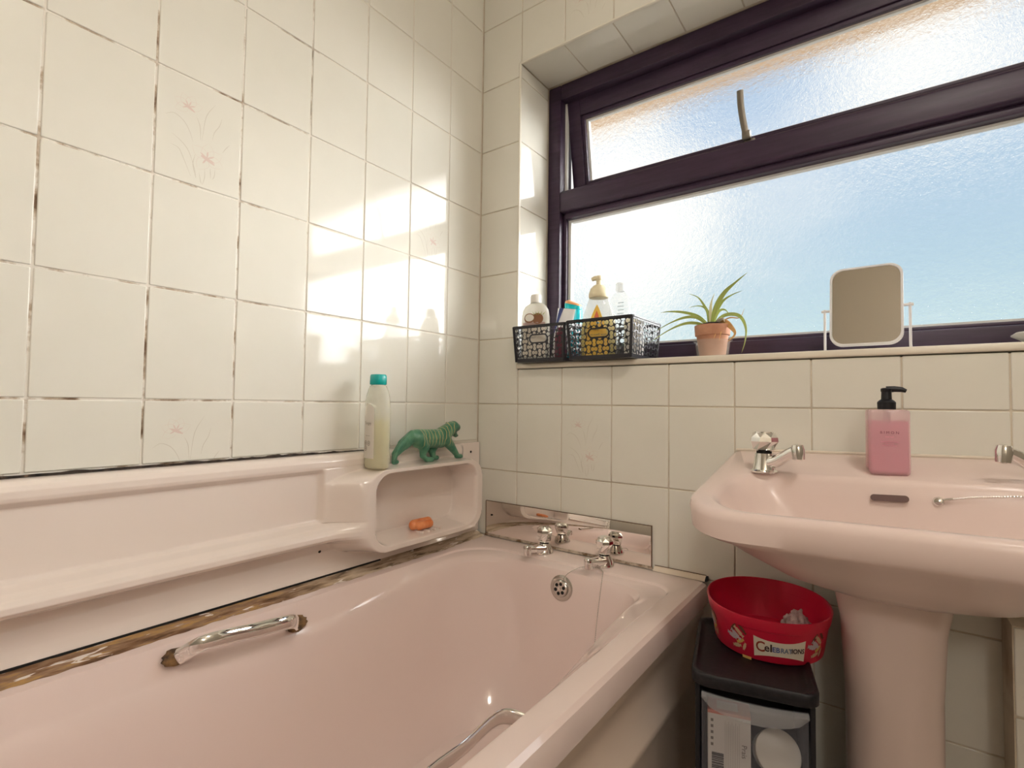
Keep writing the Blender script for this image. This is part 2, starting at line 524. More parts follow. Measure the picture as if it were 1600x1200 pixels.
# flower print lines, drawn on a 0.15 x 0.2 tile from its lower left corner
m_petal = mat('faded_pink_print', (0.73, 0.60, 0.54), 0.1)
m_pale = mat('pale_pink_print', (0.75, 0.675, 0.605), 0.1)
m_stem = mat('faded_grey_print', (0.64, 0.60, 0.52), 0.1)
def flower_mesh(clip=0.0):
    bm = bmesh.new()
    lift = [0.00210]
    def stroke(pts, w, mi):
        lift[0] += 0.000012
        dz = Vector((0, 0, lift[0]))
        p = [Vector(((x - 140) / 680 * 0.146 - 0.073, (1 - (y - 95 - (x - 140) * 0.05) / 985) * 0.196 - 0.098, 0.0)) for x, y in pts]
        p = smooth_path(p, 5)
        prev = None
        for i, q in enumerate(p):
            t = (p[min(i + 1, len(p) - 1)] - p[max(i - 1, 0)]).normalized()
            nrm = Vector((-t.y, t.x, 0))
            ww = w * (0.25 + 0.75 * math.sin(math.pi * min(0.97, max(0.03, i / (len(p) - 1)))))
            ok = q.y > clip
            cur = (bm.verts.new(q + nrm * ww + dz), bm.verts.new(q - nrm * ww + dz)) if ok else None
            if prev and cur:
                f = bm.faces.new((prev[0], prev[1], cur[1], cur[0])); f.material_index = mi
            prev = cur
    S = lambda *a: stroke(a, 0.00055, 2)
    S((205, 515), (265, 480), (340, 520), (390, 600), (420, 690))
    S((590, 260), (535, 360), (510, 450), (490, 650))
    S((650, 370), (630, 450), (590, 530), (575, 610))
    S((255, 670), (330, 720), (385, 785), (430, 900))
    S((245, 770), (310, 790), (350, 870), (410, 1015))
    S((440, 800), (425, 900), (450, 1020))
    S((415, 860), (440, 950), (452, 1020))
    S((725, 600), (690, 650), (665, 700))
    S((520, 915), (522, 990), (505, 1070))
    S((565, 890), (572, 990)); S((605, 890), (600, 960), (585, 990))
    S((475, 960), (490, 1040), (500, 1065)); S((440, 440), (470, 520), (480, 650))
    for cx, cy, s, angs in ((375, 372, 1.0, (200, 245, 290, 340, 150)), (535, 805, 1.25, (215, 275, 330, 20, 120))):
        for a in angs:
            d = Vector((math.cos(R(a)), math.sin(R(a)))); n = Vector((-d.y, d.x))
            L = 120 * s
            for sg in (-1, 1):
                stroke([(cx + d.x * L * t + n.x * sg * 42 * s * math.sin(math.pi * t ** 0.8), cy + d.y * L * t + n.y * sg * 42 * s * math.sin(math.pi * t ** 0.8)) for t in (0.05, 0.3, 0.6, 0.85, 1.0)], 0.00032, 1)
            stroke([(cx, cy), (cx + d.x * L * 0.25, cy + d.y * L * 0.25), (cx + d.x * L * 0.45, cy + d.y * L * 0.45)], 0.0012 * s, 0)
        stroke([(cx - 40 * s, cy - 10), (cx, cy + 5 * s), (cx + 50 * s, cy + 35 * s)], 0.0028 * s, 0)
    return bm
fl_full = bpy.data.meshes.new('flower_print'); b_ = flower_mesh(-1); b_.to_mesh(fl_full); b_.free()
fl_top = bpy.data.meshes.new('flower_print'); b_ = flower_mesh(-0.014); b_.to_mesh(fl_top); b_.free()
for me in (fl_full, fl_top):
    for x in (m_petal, m_pale, m_stem): me.materials.append(x)
def flower(t, top=False, dz=0.0):
    o = bpy.data.objects.new('flower_print', fl_top if top else fl_full)
    col.objects.link(o)
    o.parent = t
    o.location = (0, dz, 0)

PTOP = -0.117                                       # top of the bath surround panel
# left wall: joints at y = -0.147 - 0.15 k
ys = [-0.0015, -0.147] + [-0.147 - 0.15 * k for k in range(1, 13)]
for c in range(len(ys) - 1):
    ya, yb = ys[c + 1], ys[c]
    for r in range(-1, 8):
        z0, z1 = r * TH, (r + 1) * TH
        if r == -1: z0 = PTOP + 0.004
        if z1 > CEIL - Z - 0.004: z1 = CEIL - Z - 0.002
        w, h = yb - ya - GAP, z1 - z0 - GAP
        t = tile(wall_left, (-0.002, (ya + yb) / 2, (z0 + z1) / 2 + Z), w, h, 'L')
        if (c, r) in ((5, 2), (1, 2)): flower(t)
        if (c, r) == (5, -1): flower(t, True, (z1 - z0) / 2 - TH / 2 - 0.0)
# back wall: joints at x = 0.1525 + 0.15125 i
xs = [0.0015] + [0.1525 + 0.15125 * i for i in range(11)]
xs[-1] = XR - 0.001 if xs[-1] > XR else xs[-1]
xs = [x for x in xs if x < XR - 0.02] + [XR - 0.001]
rows = [(r * TH, (r + 1) * TH) for r in range(-5, 8)]
for i in range(len(xs) - 1):
    for (z0, z1) in rows:
        z0 = max(z0, -Z + 0.001); z1 = min(z1, CEIL - Z - 0.002)
        if z1 - z0 < 0.01: continue
        a, b = xs[i], xs[i + 1]
        pieces = []
        inx = b > WX0 + 0.01 and a < WX1 - 0.01
        if inx and z1 > WZ0 and z0 < WZ1:
            if z0 < WZ0 - 0.03: pieces.append((a, b, z0, WZ0 - 0.014))
            if z1 > WZ1 + 0.02: pieces.append((a, b, WZ1 + 0.001, z1))
            if b > WX1 + 0.02: pieces.append((WX1 + 0.001, b, max(z0, WZ0 - 0.014) if z0 < WZ0 else z0, z1 if z1 < WZ1 else WZ1))
        else:
            pieces.append((a, b, z0, z1))
        for (pa, pb, pz0, pz1) in pieces:
            if pb - pa < 0.012 or pz1 - pz0 < 0.012: continue
            t = tile(wall_back, ((pa + pb) / 2, 0.002, (pz0 + pz1) / 2 + Z), pb - pa - GAP * 0.8, pz1 - pz0 - GAP * 0.8, 'B')
            if abs(pa - 0.304) < 0.01 and abs(pz1) < 0.01: flower(t)
            if abs(pa - 0.304) < 0.01 and pz0 > 1.0 and pz0 < 1.1: flower(t, True, (pz1 - pz0) / 2 - TH / 2)
            if abs(pa - 1.211) < 0.02 and abs(pz1 + 2 * TH) < 0.02: flower(t)
# window reveal tiles: left side, right side and soffit
zr = [WZ0 + 0.003] + [k * TH for k in range(1, 6)] + [WZ1]
for k in range(len(zr) - 1):
    tile(wall_back, (WX0 - 0.002, 0.003 + (REV - 0.005) / 2, (zr[k] + zr[k + 1]) / 2 + Z), REV - 0.012, zr[k + 1] - zr[k] - GAP * 0.7, 'L')
    o = tile(wall_back, (WX1 + 0.002, 0.003 + (REV - 0.005) / 2, (zr[k] + zr[k + 1]) / 2 + Z), REV - 0.012, zr[k + 1] - zr[k] - GAP * 0.7, 'L')
    o.rotation_euler.rotate_axis('Y', math.pi)
xr = [WX0] + [0.298 + 0.151 * k for k in range(8)] + [WX1]
for k in range(len(xr) - 1):
    tile(wall_back, ((xr[k] + xr[k + 1]) / 2, 0.003 + (REV - 0.005) / 2, WZ1 + 0.002 + Z), xr[k + 1] - xr[k] - GAP * 0.7, REV - 0.012, 'D')
# edge bead round the opening
m_bead = mat('cream_tile_edge_bead', (0.84, 0.80, 0.70), 0.2)
bm = bmesh.new()
add_box(bm, WX0 - 0.004, WX0 + 0.002, -0.003, 0.006, WZ0 + Z, WZ1 + 0.004 + Z, 0.0018)
add_box(bm, WX0 - 0.004, WX1 + 0.004, -0.003, 0.006, WZ1 - 0.002 + Z, WZ1 + 0.004 + Z, 0.0018)
add_box(bm, WX1 - 0.002, WX1 + 0.004, -0.003, 0.006, WZ0 + Z, WZ1 + 0.004 + Z, 0.0018)
tag(obj('trim_1', bm, m_bead), 'cream plastic edge bead round the window reveal', kind='structure')
# window board
bm = boxbm(WX0 - 0.002, WX1 + 0.002, -0.006, REV + 0.02, WZ0 - 0.013 + Z, WZ0 + 0.002 + Z, 0.004, 3)
sill = tag(obj('trim_2', bm, mat('cream_window_board', (0.80, 0.74, 0.63), 0.25)), 'cream window board under the dark frame', kind='structure')
# tiled pipe boxing to the right of the pedestal
bx = obj('trim_3', boxbm(1.192, 1.47, -0.098, -0.003, 0.0, Z - 0.34), m_grout2)
tag(bx, 'tiled pipe boxing under the right of the basin', kind='structure')
for k, (za, zb) in enumerate(((0.0, 0.24), (0.24, 0.44), (0.44, 0.58))):
    tile(bx, (1.267, -0.098, (za + zb) / 2), 0.146, zb - za - GAP, 'B')
    tile(bx, (1.407, -0.098, (za + zb) / 2), 0.120, zb - za - GAP, 'B')

# ---- eaves outside
bm = bmesh.new()
add_box(bm, -1.4, 3.0, 0.30, 0.645, 1.150 + Z, 1.18 + Z)
add_box(bm, -1.4, 3.0, 0.625, 0.650, 1.145 + Z, 1.32 + Z)
tag(obj('roof_eaves', bm, mat('sandy_painted_soffit', (0.80, 0.60, 0.42), 0.7)), 'sandy beige soffit of the roof overhang above the window', kind='structure')

# ---- window
win = tag(empty('window_1', (WX0, REV, WZ0 + Z)), 'dark aubergine window with obscured glass and an open top sash', kind='structure')
WW, WH = WX1 - WX0, WZ1 - WZ0
FD = 0.075
def member(name, x0, x1, y0, y1, z0, z1, m=m_frame, parent=win, bev=0.004, seg=2):
    return obj(name, boxbm(x0, x1, y0, y1, z0, z1, bev, seg), m, parent)
TZ0, TZ1 = 0.478, 0.566              # transom, from the sill
member('frame_jamb', 0.0, 0.046, 0.0, FD, 0.0, WH)
member('frame_jamb', WW - 0.046, WW, 0.0, FD, 0.0, WH)
member('frame_head', 0.046, WW - 0.046, 0.0005, FD, WH - 0.050, WH)
member('frame_bottom_rail', 0.046, WW - 0.046, 0.0005, FD, 0.0, 0.052)
tr = member('frame_transom', 0.046, WW - 0.046, -0.006, FD, TZ0 + 0.018, TZ1, bev=0.009, seg=3)
# beads round the lower light
for nm, a in (('glazing_bead', (0.046, 0.060, 0.020, 0.036, 0.052, TZ0 + 0.018)), ('glazing_bead', (WW - 0.060, WW - 0.046, 0.020, 0.036, 0.052, TZ0 + 0.018)),
              ('glazing_bead', (0.060, WW - 0.060, 0.010, 0.036, TZ0, TZ0 + 0.0185)), ('glazing_bead', (0.060, WW - 0.060, 0.020, 0.036, 0.052, 0.062))):
    member(nm, *a, bev=0.003)
m_spacer = mat('pale_grey_glazing_spacer', (0.72, 0.72, 0.70), 0.4)
bm = bmesh.new()
add_box(bm, 0.060, 0.070, 0.033, 0.050, 0.062, TZ0)
add_box(bm, WW - 0.070, WW - 0.060, 0.033, 0.050, 0.062, TZ0)
add_box(bm, 0.070, WW - 0.070, 0.033, 0.050, TZ0 - 0.006, TZ0)
add_box(bm, 0.070, WW - 0.070, 0.033, 0.050, 0.062, 0.068)
obj('glazing_spacer', bm, m_spacer, win)
obj('pane', boxbm(0.058, WW - 0.058, 0.038, 0.043, 0.056, TZ0 + 0.002), m_pane, win, smooth=None)
# stops of the top light
bm = bmesh.new()
add_box(bm, 0.046, 0.053, 0.030, 0.042, TZ1, WH - 0.050)
add_box(bm, WW - 0.053, WW - 0.046, 0.030, 0.042, TZ1, WH - 0.050)
obj('draught_strip', bm, m_spacer, win)
# top-hung sash, a little open
SZ = WH - 0.052 - TZ1
sash_x0, sash_x1 = 0.052, WW - 0.052
bm = bmesh.new()
sw = 0.044
zb = -SZ - 0.004
add_box(bm, sash_x0, sash_x0 + sw, 0.0, 0.042, zb, 0.0, 0.003)
add_box(bm, sash_x1 - sw, sash_x1, 0.0, 0.042, zb, 0.0, 0.003)
add_box(bm, sash_x0 + sw, sash_x1 - sw, 0.0, 0.042, -0.050, 0.0, 0.003)
add_box(bm, sash_x0 + sw, sash_x1 - sw, 0.0, 0.042, zb, zb + 0.036, 0.003)
sash = obj('sash', bm, m_frame, win, loc=(0, 0.030, WH - 0.050), rot=(R(9.5), 0, 0))
bm = bmesh.new()
xa, xb_, za, zc = sash_x0 + sw, sash_x1 - sw, zb + 0.036, -0.050
for a in ((xa, xa + 0.012, 0.006, 0.020, za, zc), (xb_ - 0.012, xb_, 0.006, 0.020, za, zc), (xa + 0.012, xb_ - 0.012, 0.006, 0.020, zc - 0.012, zc), (xa + 0.012, xb_ - 0.012, 0.006, 0.020, za, za + 0.010)):
    add_box(bm, *a, 0.002)
obj('glazing_bead', bm, m_frame, sash)
bm = bmesh.new()
for a in ((xa + 0.012, xa + 0.019, 0.019, 0.034, za + 0.01, zc - 0.012), (xb_ - 0.019, xb_ - 0.012, 0.019, 0.034, za + 0.01, zc - 0.012), (xa + 0.019, xb_ - 0.019, 0.019, 0.034, zc - 0.017, zc - 0.012), (xa + 0.019, xb_ - 0.019, 0.019, 0.034, za + 0.01, za + 0.014)):
    add_box(bm, *a)
obj('glazing_spacer', bm, m_spacer, sash)
obj('pane', boxbm(xa + 0.010, xb_ - 0.010, 0.024, 0.029, za + 0.004, zc - 0.004), m_pane, sash, smooth=None)
# cockspur handle standing up on the sash
hx = 0.597
m_hand = mat('tarnished_grey_metal', (0.20, 0.18, 0.15), 0.4, 0.8)
bm = bmesh.new()
add_box(bm, hx - 0.012, hx + 0.014, -0.014, 0.002, zb + 0.020, zb + 0.036, 0.003)
add_box(bm, hx - 0.016, hx + 0.006, -0.028, -0.010, zb + 0.034, zb + 0.056, 0.004)
tube(smooth_path([(hx - 0.004, -0.022, zb + 0.036), (hx - 0.010, -0.025, zb + 0.075), (hx - 0.014, -0.030, zb + 0.12), (hx - 0.014, -0.033, zb + 0.158)], 5), 0.0085, 10, bm, ry=0.0048)
obj('handle', bm, m_hand, sash)

# ================================================================ BATH
BX = 0.702
def bath_dip(y):
    return 0.042 * sstep(-0.20, -0.62, y) * (1 - sstep(-1.25, -1.55, y))
bath = tag(empty('bath', (0.35, -0.85, 0.0)), 'pale pink enamelled bath along the tiled wall', 'bath')
def bl(x0, x1, y0, y1, r, z, dip=0.0):
    pts = rrect(x0, x1, y0, y1, r, 10, 14, 40)
    return [(x - 0.35, y + 0.85, z - dip * bath_dip(y) + Z) for x, y in pts]
loops = [
    bl(0.006, BX - 0.004, -1.70, -0.006, 0.008, -0.452),
    bl(0.003, BX, -1.702, -0.004, 0.010, -0.446),
    bl(0.003, BX, -1.702, -0.004, 0.010, -0.416),
    bl(0.004, BX - 0.003, -1.70, -0.005, 0.012, -0.406),
    bl(0.008, BX - 0.010, -1.695, -0.008, 0.014, -0.4005),
    bl(0.012, BX - 0.018, -1.69, -0.012, 0.014, -0.400),
    bl(0.074, 0.656, -1.63, -0.086, (0.07, 0.07, 0.05, 0.11), -0.400),
    bl(0.077, 0.652, -1.627, -0.089, (0.07, 0.07, 0.05, 0.11), -0.4012),
    bl(0.079, 0.648, -1.624, -0.092, (0.07, 0.07, 0.05, 0.11), -0.4055),
    bl(0.082, 0.644, -1.62, -0.096, (0.08, 0.08, 0.05, 0.12), -0.4065, 0.15),
    bl(0.090, 0.612, -1.60, -0.108, (0.09, 0.09, 0.06, 0.13), -0.409, 0.9),
    bl(0.095, 0.604, -1.59, -0.114, (0.10, 0.10, 0.07, 0.14), -0.4125, 1.0),
    bl(0.102, 0.598, -1.58, -0.119, (0.11, 0.11, 0.08, 0.15), -0.424, 1.0),
    bl(0.108, 0.594, -1.57, -0.123, (0.12, 0.12, 0.085, 0.15), -0.450, 0.9),
    bl(0.124, 0.582, -1.53, -0.135, (0.15, 0.15, 0.10, 0.15), -0.53, 0.5),
    bl(0.150, 0.560, -1.47, -0.155, (0.16, 0.16, 0.11, 0.15), -0.66),
    bl(0.175, 0.535, -1.42, -0.180, (0.16, 0.16, 0.12, 0.14), -0.74),
    bl(0.205, 0.505, -1.37, -0.215, (0.14, 0.14, 0.11, 0.12), -0.782),
    bl(0.25, 0.46, -1.30, -0.27, (0.10, 0.10, 0.09, 0.09), -0.797),
    bl(0.30, 0.41, -1.2, -0.36, 0.05, -0.80),
]
bm = bmesh.new()
loft(bm, loops, cap0=False)
obj('tub', bm, m_pink, bath, smooth=28)
# overflow rose
ov = empty('overflow_fitting', (0.382 - 0.35, -0.123 + 0.85, -0.452 + Z), parent=bath)
ov.rotation_euler = (R(84), 0, 0)
bm = lathe([(0.031, 0.0), (0.031, 0.002), (0.027, 0.004), (0.021, 0.004), (0.020, 0.009), (0.018, 0.0105)], 28)
obj('rose_plate', bm, m_steel, ov)
bm = bmesh.new()
for k in range(6):
    a = math.pi / 3 * k + 0.3
    lathe([(0.0042, 0.0100), (0.0042, 0.0112)], 10, cx=0.0115 * math.cos(a), cy=0.0115 * math.sin(a), bm=bm)
obj('drain_hole', bm, m_dark, ov)
bm = lathe([(0.004, 0.0100), (0.004, 0.0118), (0.002, 0.0126)], 12)
obj('screw_head', bm, m_chrome, ov)

def grab(p_end0, p_out0, p_out1, p_end1, rosebot):
    h = obj('grab_handle', tube(smooth_path([p_end0, p_out0, (Vector(p_out0) * 0.5 + Vector(p_out1) * 0.5), p_out1, p_end1], 10), 0.0125, 14, ry=0.0055), m_chrome, bath)
    for p in (p_end0, p_end1):
        p = Vector(p)
        bm = bmesh.new()
        pts = ring(0.019, -0.004, 22, 0.75, 1.1) 
        loops = []
        for z_, s in ((-0.004, 1.0), (0.002, 1.0), (0.004, 0.8)):
            loops.append([(x * s * (1 + 0.10 * math.sin(5 * i + p.y * 40)), y * s * (1 + 0.12 * math.sin(3 * i)), z_) for i, (x, y, _) in enumerate(pts)])
        loft(bm, loops)
        sgn = 1 if p.x < 0 else -1
        obj('perished_gasket', bm, m_rubber, h, loc=p - Vector((0.003 * sgn, 0, 0)), rot=(0, R(75) * sgn, 0))
L0 = Vector((-0.35, 0.85, Z))
grab(L0 + Vector((0.0955, -0.866, -0.420)), L0 + Vector((0.128, -0.836, -0.397)), L0 + Vector((0.130, -0.690, -0.412)), L0 + Vector((0.098, -0.655, -0.436)), 0)
grab(L0 + Vector((0.601, -0.800, -0.482)), L0 + Vector((0.566, -0.775, -0.470)), L0 + Vector((0.566, -0.610, -0.466)), L0 + Vector((0.601, -0.578, -0.480)), 0)
# side panel
prof = [(0.690, -0.446), (0.690, -0.475), (0.684, -0.482), (0.680, -0.520), (0.680, -0.575), (0.687, -0.590), (0.687, -0.605), (0.680, -0.62), (0.680, -0.84), (0.690, -0.855), (0.690, -0.918), (0.665, -0.918), (0.665, -0.446)]
bm = bmesh.new()
rows_ = [[(x - 0.35, y + 0.85, z + Z) for x, z in prof] for y in (-1.70, -0.006)]
loft(bm, rows_)
obj('side_panel', bm, m_bpanel, bath, smooth=50)

# ---- moulded surround panel with soap niche (x as a function of y and z)
NY0, NY1, NZ0, NZ1 = -0.482, -0.082, -0.350, -0.155
NF = 0.092
def rr_sd(y, z, y0, y1, z0, z1, r):
    cy, cz = (y0 + y1) / 2, (z0 + z1) / 2
    dy = abs(y - cy) - (y1 - y0) / 2 + r
    dz = abs(z - cz) - (z1 - z0) / 2 + r
    return math.hypot(max(dy, 0), max(dz, 0)) + min(max(dy, dz), 0) - r
def base_profile(z):
    P = [(-0.118, 0.004), (-0.120, 0.016), (-0.126, 0.024), (-0.134, 0.028), (-0.144, 0.028), (-0.150, 0.026), (-0.158, 0.016), (-0.160, 0.013), (-0.262, 0.014), (-0.268, 0.022), (-0.274, 0.046), (-0.280, 0.058), (-0.288, 0.064), (-0.297, 0.064), (-0.304, 0.058), (-0.309, 0.040), (-0.316, 0.022), (-0.335, 0.014), (-0.366, 0.013), (-0.376, 0.015), (-0.387, 0.019)]
    for (za, xa_), (zb_, xb2) in zip(P, P[1:]):
        if z >= zb_:
            t = (za - z) / (za - zb_)
            return xa_ + (xb2 - xa_) * t
    return P[-1][1]
def panel_x(y, z):
    b = base_profile(z)
    # recessed field stops short of the niche: fill it with the rim height there
    fill = sstep(-0.566, -0.553, y)
    if -0.268 < z < -0.150:
        b = b + (0.027 - b) * fill if b < 0.027 else b
    # flat flange in the corner and under the niche
    fl = sstep(-0.105, -0.075, y)
    b = b * (1 - fl) + 0.012 * fl
    # niche body: soft ramp on its left, firm edge elsewhere
    d = rr_sd(y, z, NY0, NY1, NZ0, NZ1, 0.052)
    w = 0.003
    if y < NY0 + 0.05:
        w = 0.003 + 0.078 * sstep(NY0 + 0.05, NY0 - 0.02, y) * sstep(NZ1 + 0.004, NZ1 - 0.03, z) * sstep(NZ0 - 0.03, NZ0 + 0.05, z)
    body = 1 - sstep(-0.002, w, d)
    x = b + max(0, NF - b) * body
    # opening
    di = rr_sd(y, z, NY0 + 0.021, NY1 - 0.028, NZ0 + 0.017, NZ1 - 0.014, 0.042)
    inn = 1 - sstep(-0.010, 0.004, di)
    x = x + (0.006 - x) * inn
    return x
zsamp = []
z = -0.118
while z > -0.387:
    zsamp.append(z)
    fine = any(abs(z - q) < 0.014 for q in (NZ1, NZ0, NZ1 - 0.014, NZ0 + 0.017)) or -0.165 < z < -0.118 or -0.32 < z < -0.26
    z -= 0.0011 if fine else 0.0028
zsamp.append(-0.387)
ysamp = []
y = -1.70
while y < -0.004:
    ysamp.append(y)
    y += 0.03 if y < -0.66 else (0.0028 if y < -0.05 else 0.006)
ysamp.append(-0.004)
surround = tag(empty('bath_surround', (0, -0.85, PTOP - 0.28 + Z)), 'pale pink moulded panel with soap niche between tiles and bath', 'panel')
OFF = Vector((0, 0.85, 0.28 - PTOP))
bm = bmesh.new()
grid = [[bm.verts.new(Vector((panel_x(y, z), y, z)) + OFF) for y in ysamp] for z in zsamp]
for a, b in zip(grid, grid[1:]):
    for i in range(len(a) - 1):
        bm.faces.new((a[i], a[i + 1], b[i + 1], b[i]))
back = [[bm.verts.new(Vector((0.0008, y, z)) + OFF) for y in ysamp] for z in (zsamp[0], zsamp[-1])]
for i in range(len(ysamp) - 1):
    bm.faces.new((grid[0][i], back[0][i], back[0][i + 1], grid[0][i + 1]))
    bm.faces.new((grid[-1][i + 1], back[1][i + 1], back[1][i], grid[-1][i]))
    bm.faces.new((back[0][i + 1], back[0][i], back[1][i], back[1][i + 1]))
obj('moulding', bm, m_pinkp, surround, smooth=70)
for (x, y, z) in ((0.0145, -0.556, -0.332), (0.0125, -0.040, -0.346), (0.0125, -0.045, -0.146)):
    bm = lathe([(0.0035, 0), (0.0035, 0.0012), (0.002, 0.002)], 10)
    obj('screw', bm, m_dark, surround, loc=Vector((x, y, z)) + OFF, rot=(0, R(90), 0))
bm = bmesh.new()
for k in range(4):
    yy = -0.30 + 0.022 * k
    tube([Vector((0.016, yy, -0.3305)) + OFF, Vector((0.076, yy, -0.3305)) + OFF], 0.003, 8, bm)
obj('soap_rib', bm, m_pinkp, surround)
# soap bar
soap = blob('soap_bar', [((0.0, -0.024, 0.009), 0.010, (0.0, 0.024, 0.009), 0.010), ((-0.010, -0.014, 0.008), 0.009, (-0.010, 0.014, 0.008), 0.009), ((0.012, -0.018, 0.008), 0.0085, (0.012, 0.018, 0.008), 0.0085)],
            noise_mat('worn_orange_soap', [(0.35, (0.72, 0.17, 0.04)), (0.65, (0.86, 0.34, 0.14))], scale=50, rough=0.35), 0.002, 5, loc=(0.044, -0.278, -0.3275 + Z))
soap.scale = (1.15, 1.12, 1.35)
tag(soap, 'worn orange bar of soap lying in the pink niche', 'soap')

# ---- rotten sealant between panel and rim
def sealant():
    bm = bmesh.new()
    prev = None
    N = 300
    for i in range(N + 1):
        y = -1.69 + (1.69 - 0.012) * i / N
        def nz(s, o): return mnoise.noise(Vector((y * s, o, 0.3)))
        w = 0.055 + 0.005 * nz(14, 1.0) + 0.004 * nz(60, 5.0) - 0.012 * sstep(-0.2, -0.02, y)
        row = []
        for t in (0.0, 0.12, 0.3, 0.55, 0.8, 1.0):
            x = 0.012 + (w - 0.012) * t
            hgt = 0.0115 * (1 - t) ** 1.3 + 0.0012 + 0.0016 * mnoise.noise(Vector((y * 45, t * 4, 2.0)))
            if t == 1.0: hgt = -0.0006
            row.append(bm.verts.new((x, y + 0.85, -0.400 + max(hgt, -0.0006) + 0.0010)))
        if prev:
            for k in range(len(row) - 1):
                bm.faces.new((prev[k], row[k], row[k + 1], prev[k + 1]))
        prev = row
    return bm
m_seal = mat('rotten_brown_sealant', (0.3, 0.2, 0.1), 0.75)
nt = m_seal.node_tree; b_ = nt.nodes['Principled BSDF']
tc = nt.nodes.new('ShaderNodeTexCoord'); mp = nt.nodes.new('ShaderNodeMapping'); mp.inputs['Scale'].default_value = (70, 13, 70)
nt.links.new(tc.outputs['Object'], mp.inputs[0])
n1 = nt.nodes.new('ShaderNodeTexNoise'); n1.inputs['Scale'].default_value = 1.0; n1.inputs['Detail'].default_value = 6; n1.inputs['Roughness'].default_value = 0.6
nt.links.new(mp.outputs[0], n1.inputs['Vector'])
rA = nt.nodes.new('ShaderNodeValToRGB'); nt.links.new(n1.outputs['Fac'], rA.inputs[0])
el = rA.color_ramp.elements
el[0].position, el[0].color = 0.30, (0.035, 0.020, 0.014, 1)
el[1].position, el[1].color = 0.72, (0.80, 0.72, 0.64, 1)
for p, c in ((0.42, (0.20, 0.10, 0.045, 1)), (0.52, (0.30, 0.185, 0.11, 1)), (0.60, (0.46, 0.27, 0.09, 1)), (0.66, (0.34, 0.22, 0.15, 1))):
    x = el.new(p); x.color = c
rB = nt.nodes.new('ShaderNodeValToRGB'); nt.links.new(n1.outputs['Fac'], rB.inputs[0])
el = rB.color_ramp.elements
el[0].position, el[0].color = 0.33, (0.10, 0.065, 0.04, 1)
el[1].position, el[1].color = 0.62, (0.66, 0.54, 0.41, 1)
x = el.new(0.45); x.color = (0.42, 0.32, 0.22, 1)
sp = nt.nodes.new('ShaderNodeSeparateXYZ'); nt.links.new(tc.outputs['Object'], sp.inputs[0])
mrn = nt.nodes.new('ShaderNodeMapRange'); mrn.inputs[1].default_value = 0.16; mrn.inputs[2].default_value = 0.36
nt.links.new(sp.outputs['Y'], mrn.inputs[0])
mx = nt.nodes.new('ShaderNodeMix'); mx.data_type = 'RGBA'
nt.links.new(mrn.outputs[0], mx.inputs[0]); nt.links.new(rA.outputs[0], mx.inputs[6]); nt.links.new(rB.outputs[0], mx.inputs[7])
nt.links.new(mx.outputs[2], b_.inputs['Base Color'])
mpf = nt.nodes.new('ShaderNodeMapping'); mpf.inputs['Scale'].default_value = (85, 17, 85); mpf.inputs['Location'].default_value = (3.1, 1.7, 0)
nt.links.new(tc.outputs['Object'], mpf.inputs[0])
nf = nt.nodes.new('ShaderNodeTexNoise'); nf.inputs['Scale'].default_value = 1.0; nf.inputs['Detail'].default_value = 3; nf.inputs['Distortion'].default_value = 0.6
nt.links.new(mpf.outputs[0], nf.inputs['Vector'])
rf_ = nt.nodes.new('ShaderNodeValToRGB'); nt.links.new(nf.outputs['Fac'], rf_.inputs[0])
rf_.color_ramp.elements[0].position = 0.625; rf_.color_ramp.elements[0].color = (0, 0, 0, 1)
rf_.color_ramp.elements[1].position = 0.645; rf_.color_ramp.elements[1].color = (1, 1, 1, 1)
mxf = nt.nodes.new('ShaderNodeMix'); mxf.data_type = 'RGBA'
nt.links.new(rf_.outputs[0], mxf.inputs[0]); nt.links.new(mx.outputs[2], mxf.inputs[6]); mxf.inputs[7].default_value = (0.80, 0.72, 0.66, 1)
nt.links.new(mxf.outputs[2], b_.inputs['Base Color'])
bp = nt.nodes.new('ShaderNodeBump'); bp.inputs['Strength'].default_value = 0.9; bp.inputs['Distance'].default_value = 0.003
nt.links.new(n1.outputs['Fac'], bp.inputs['Height']); nt.links.new(bp.outputs[0], b_.inputs['Normal'])
tag(obj('old_sealant', sealant(), m_seal, loc=(0, -0.85, Z), smooth=60), 'rotten brown and beige sealant strip between panel and bath rim', 'sealant')
# black strip painted as the shaded gap along the foot of the panel
tag(obj('shadow_gap_strip', boxbm(0.0195, 0.0225, 0.0, 1.30, 0.0, 0.0032), m_dark, loc=(0, -1.69, -0.3893 + Z)), 'thin black strip painted as the shadow gap along the foot of the pink panel', 'mould')
# mould line over the panel, ragged at its upper edge
bm2 = bmesh.new()
prev = None
N = 420
for i in range(N + 1):
    y = -1.69 + (1.69 - 0.40) * i / N
    h = 0.0042 + 0.0022 * mnoise.noise(Vector((y * 30, 0, 0))) + 0.003 * max(0, mnoise.noise(Vector((y * 90, 3, 0)))) * sstep(-0.95, -0.6, y) + 0.004 * max(0, mnoise.noise(Vector((y * 22, 9, 0))) - 0.1) * sstep(-0.80, -0.65, y)
    h *= 1 - 0.6 * sstep(-0.62, -0.45, y)
    a = bm2.verts.new((0.0015, y + 0.85, 0.0)); b = bm2.verts.new((0.0025, y + 0.85, max(h, 0.001))); c = bm2.verts.new((0.0002, y + 0.85, max(h, 0.001)))
    if prev:
        bm2.faces.new((prev[0], a, b, prev[1])); bm2.faces.new((prev[1], b, c, prev[2]))
    prev = (a, b, c)
m_mould = noise_mat('black_mould', [(0.35, (0.012, 0.010, 0.009)), (0.6, (0.06, 0.04, 0.03)), (0.72, (0.22, 0.14, 0.09))], scale=70, rough=0.85)
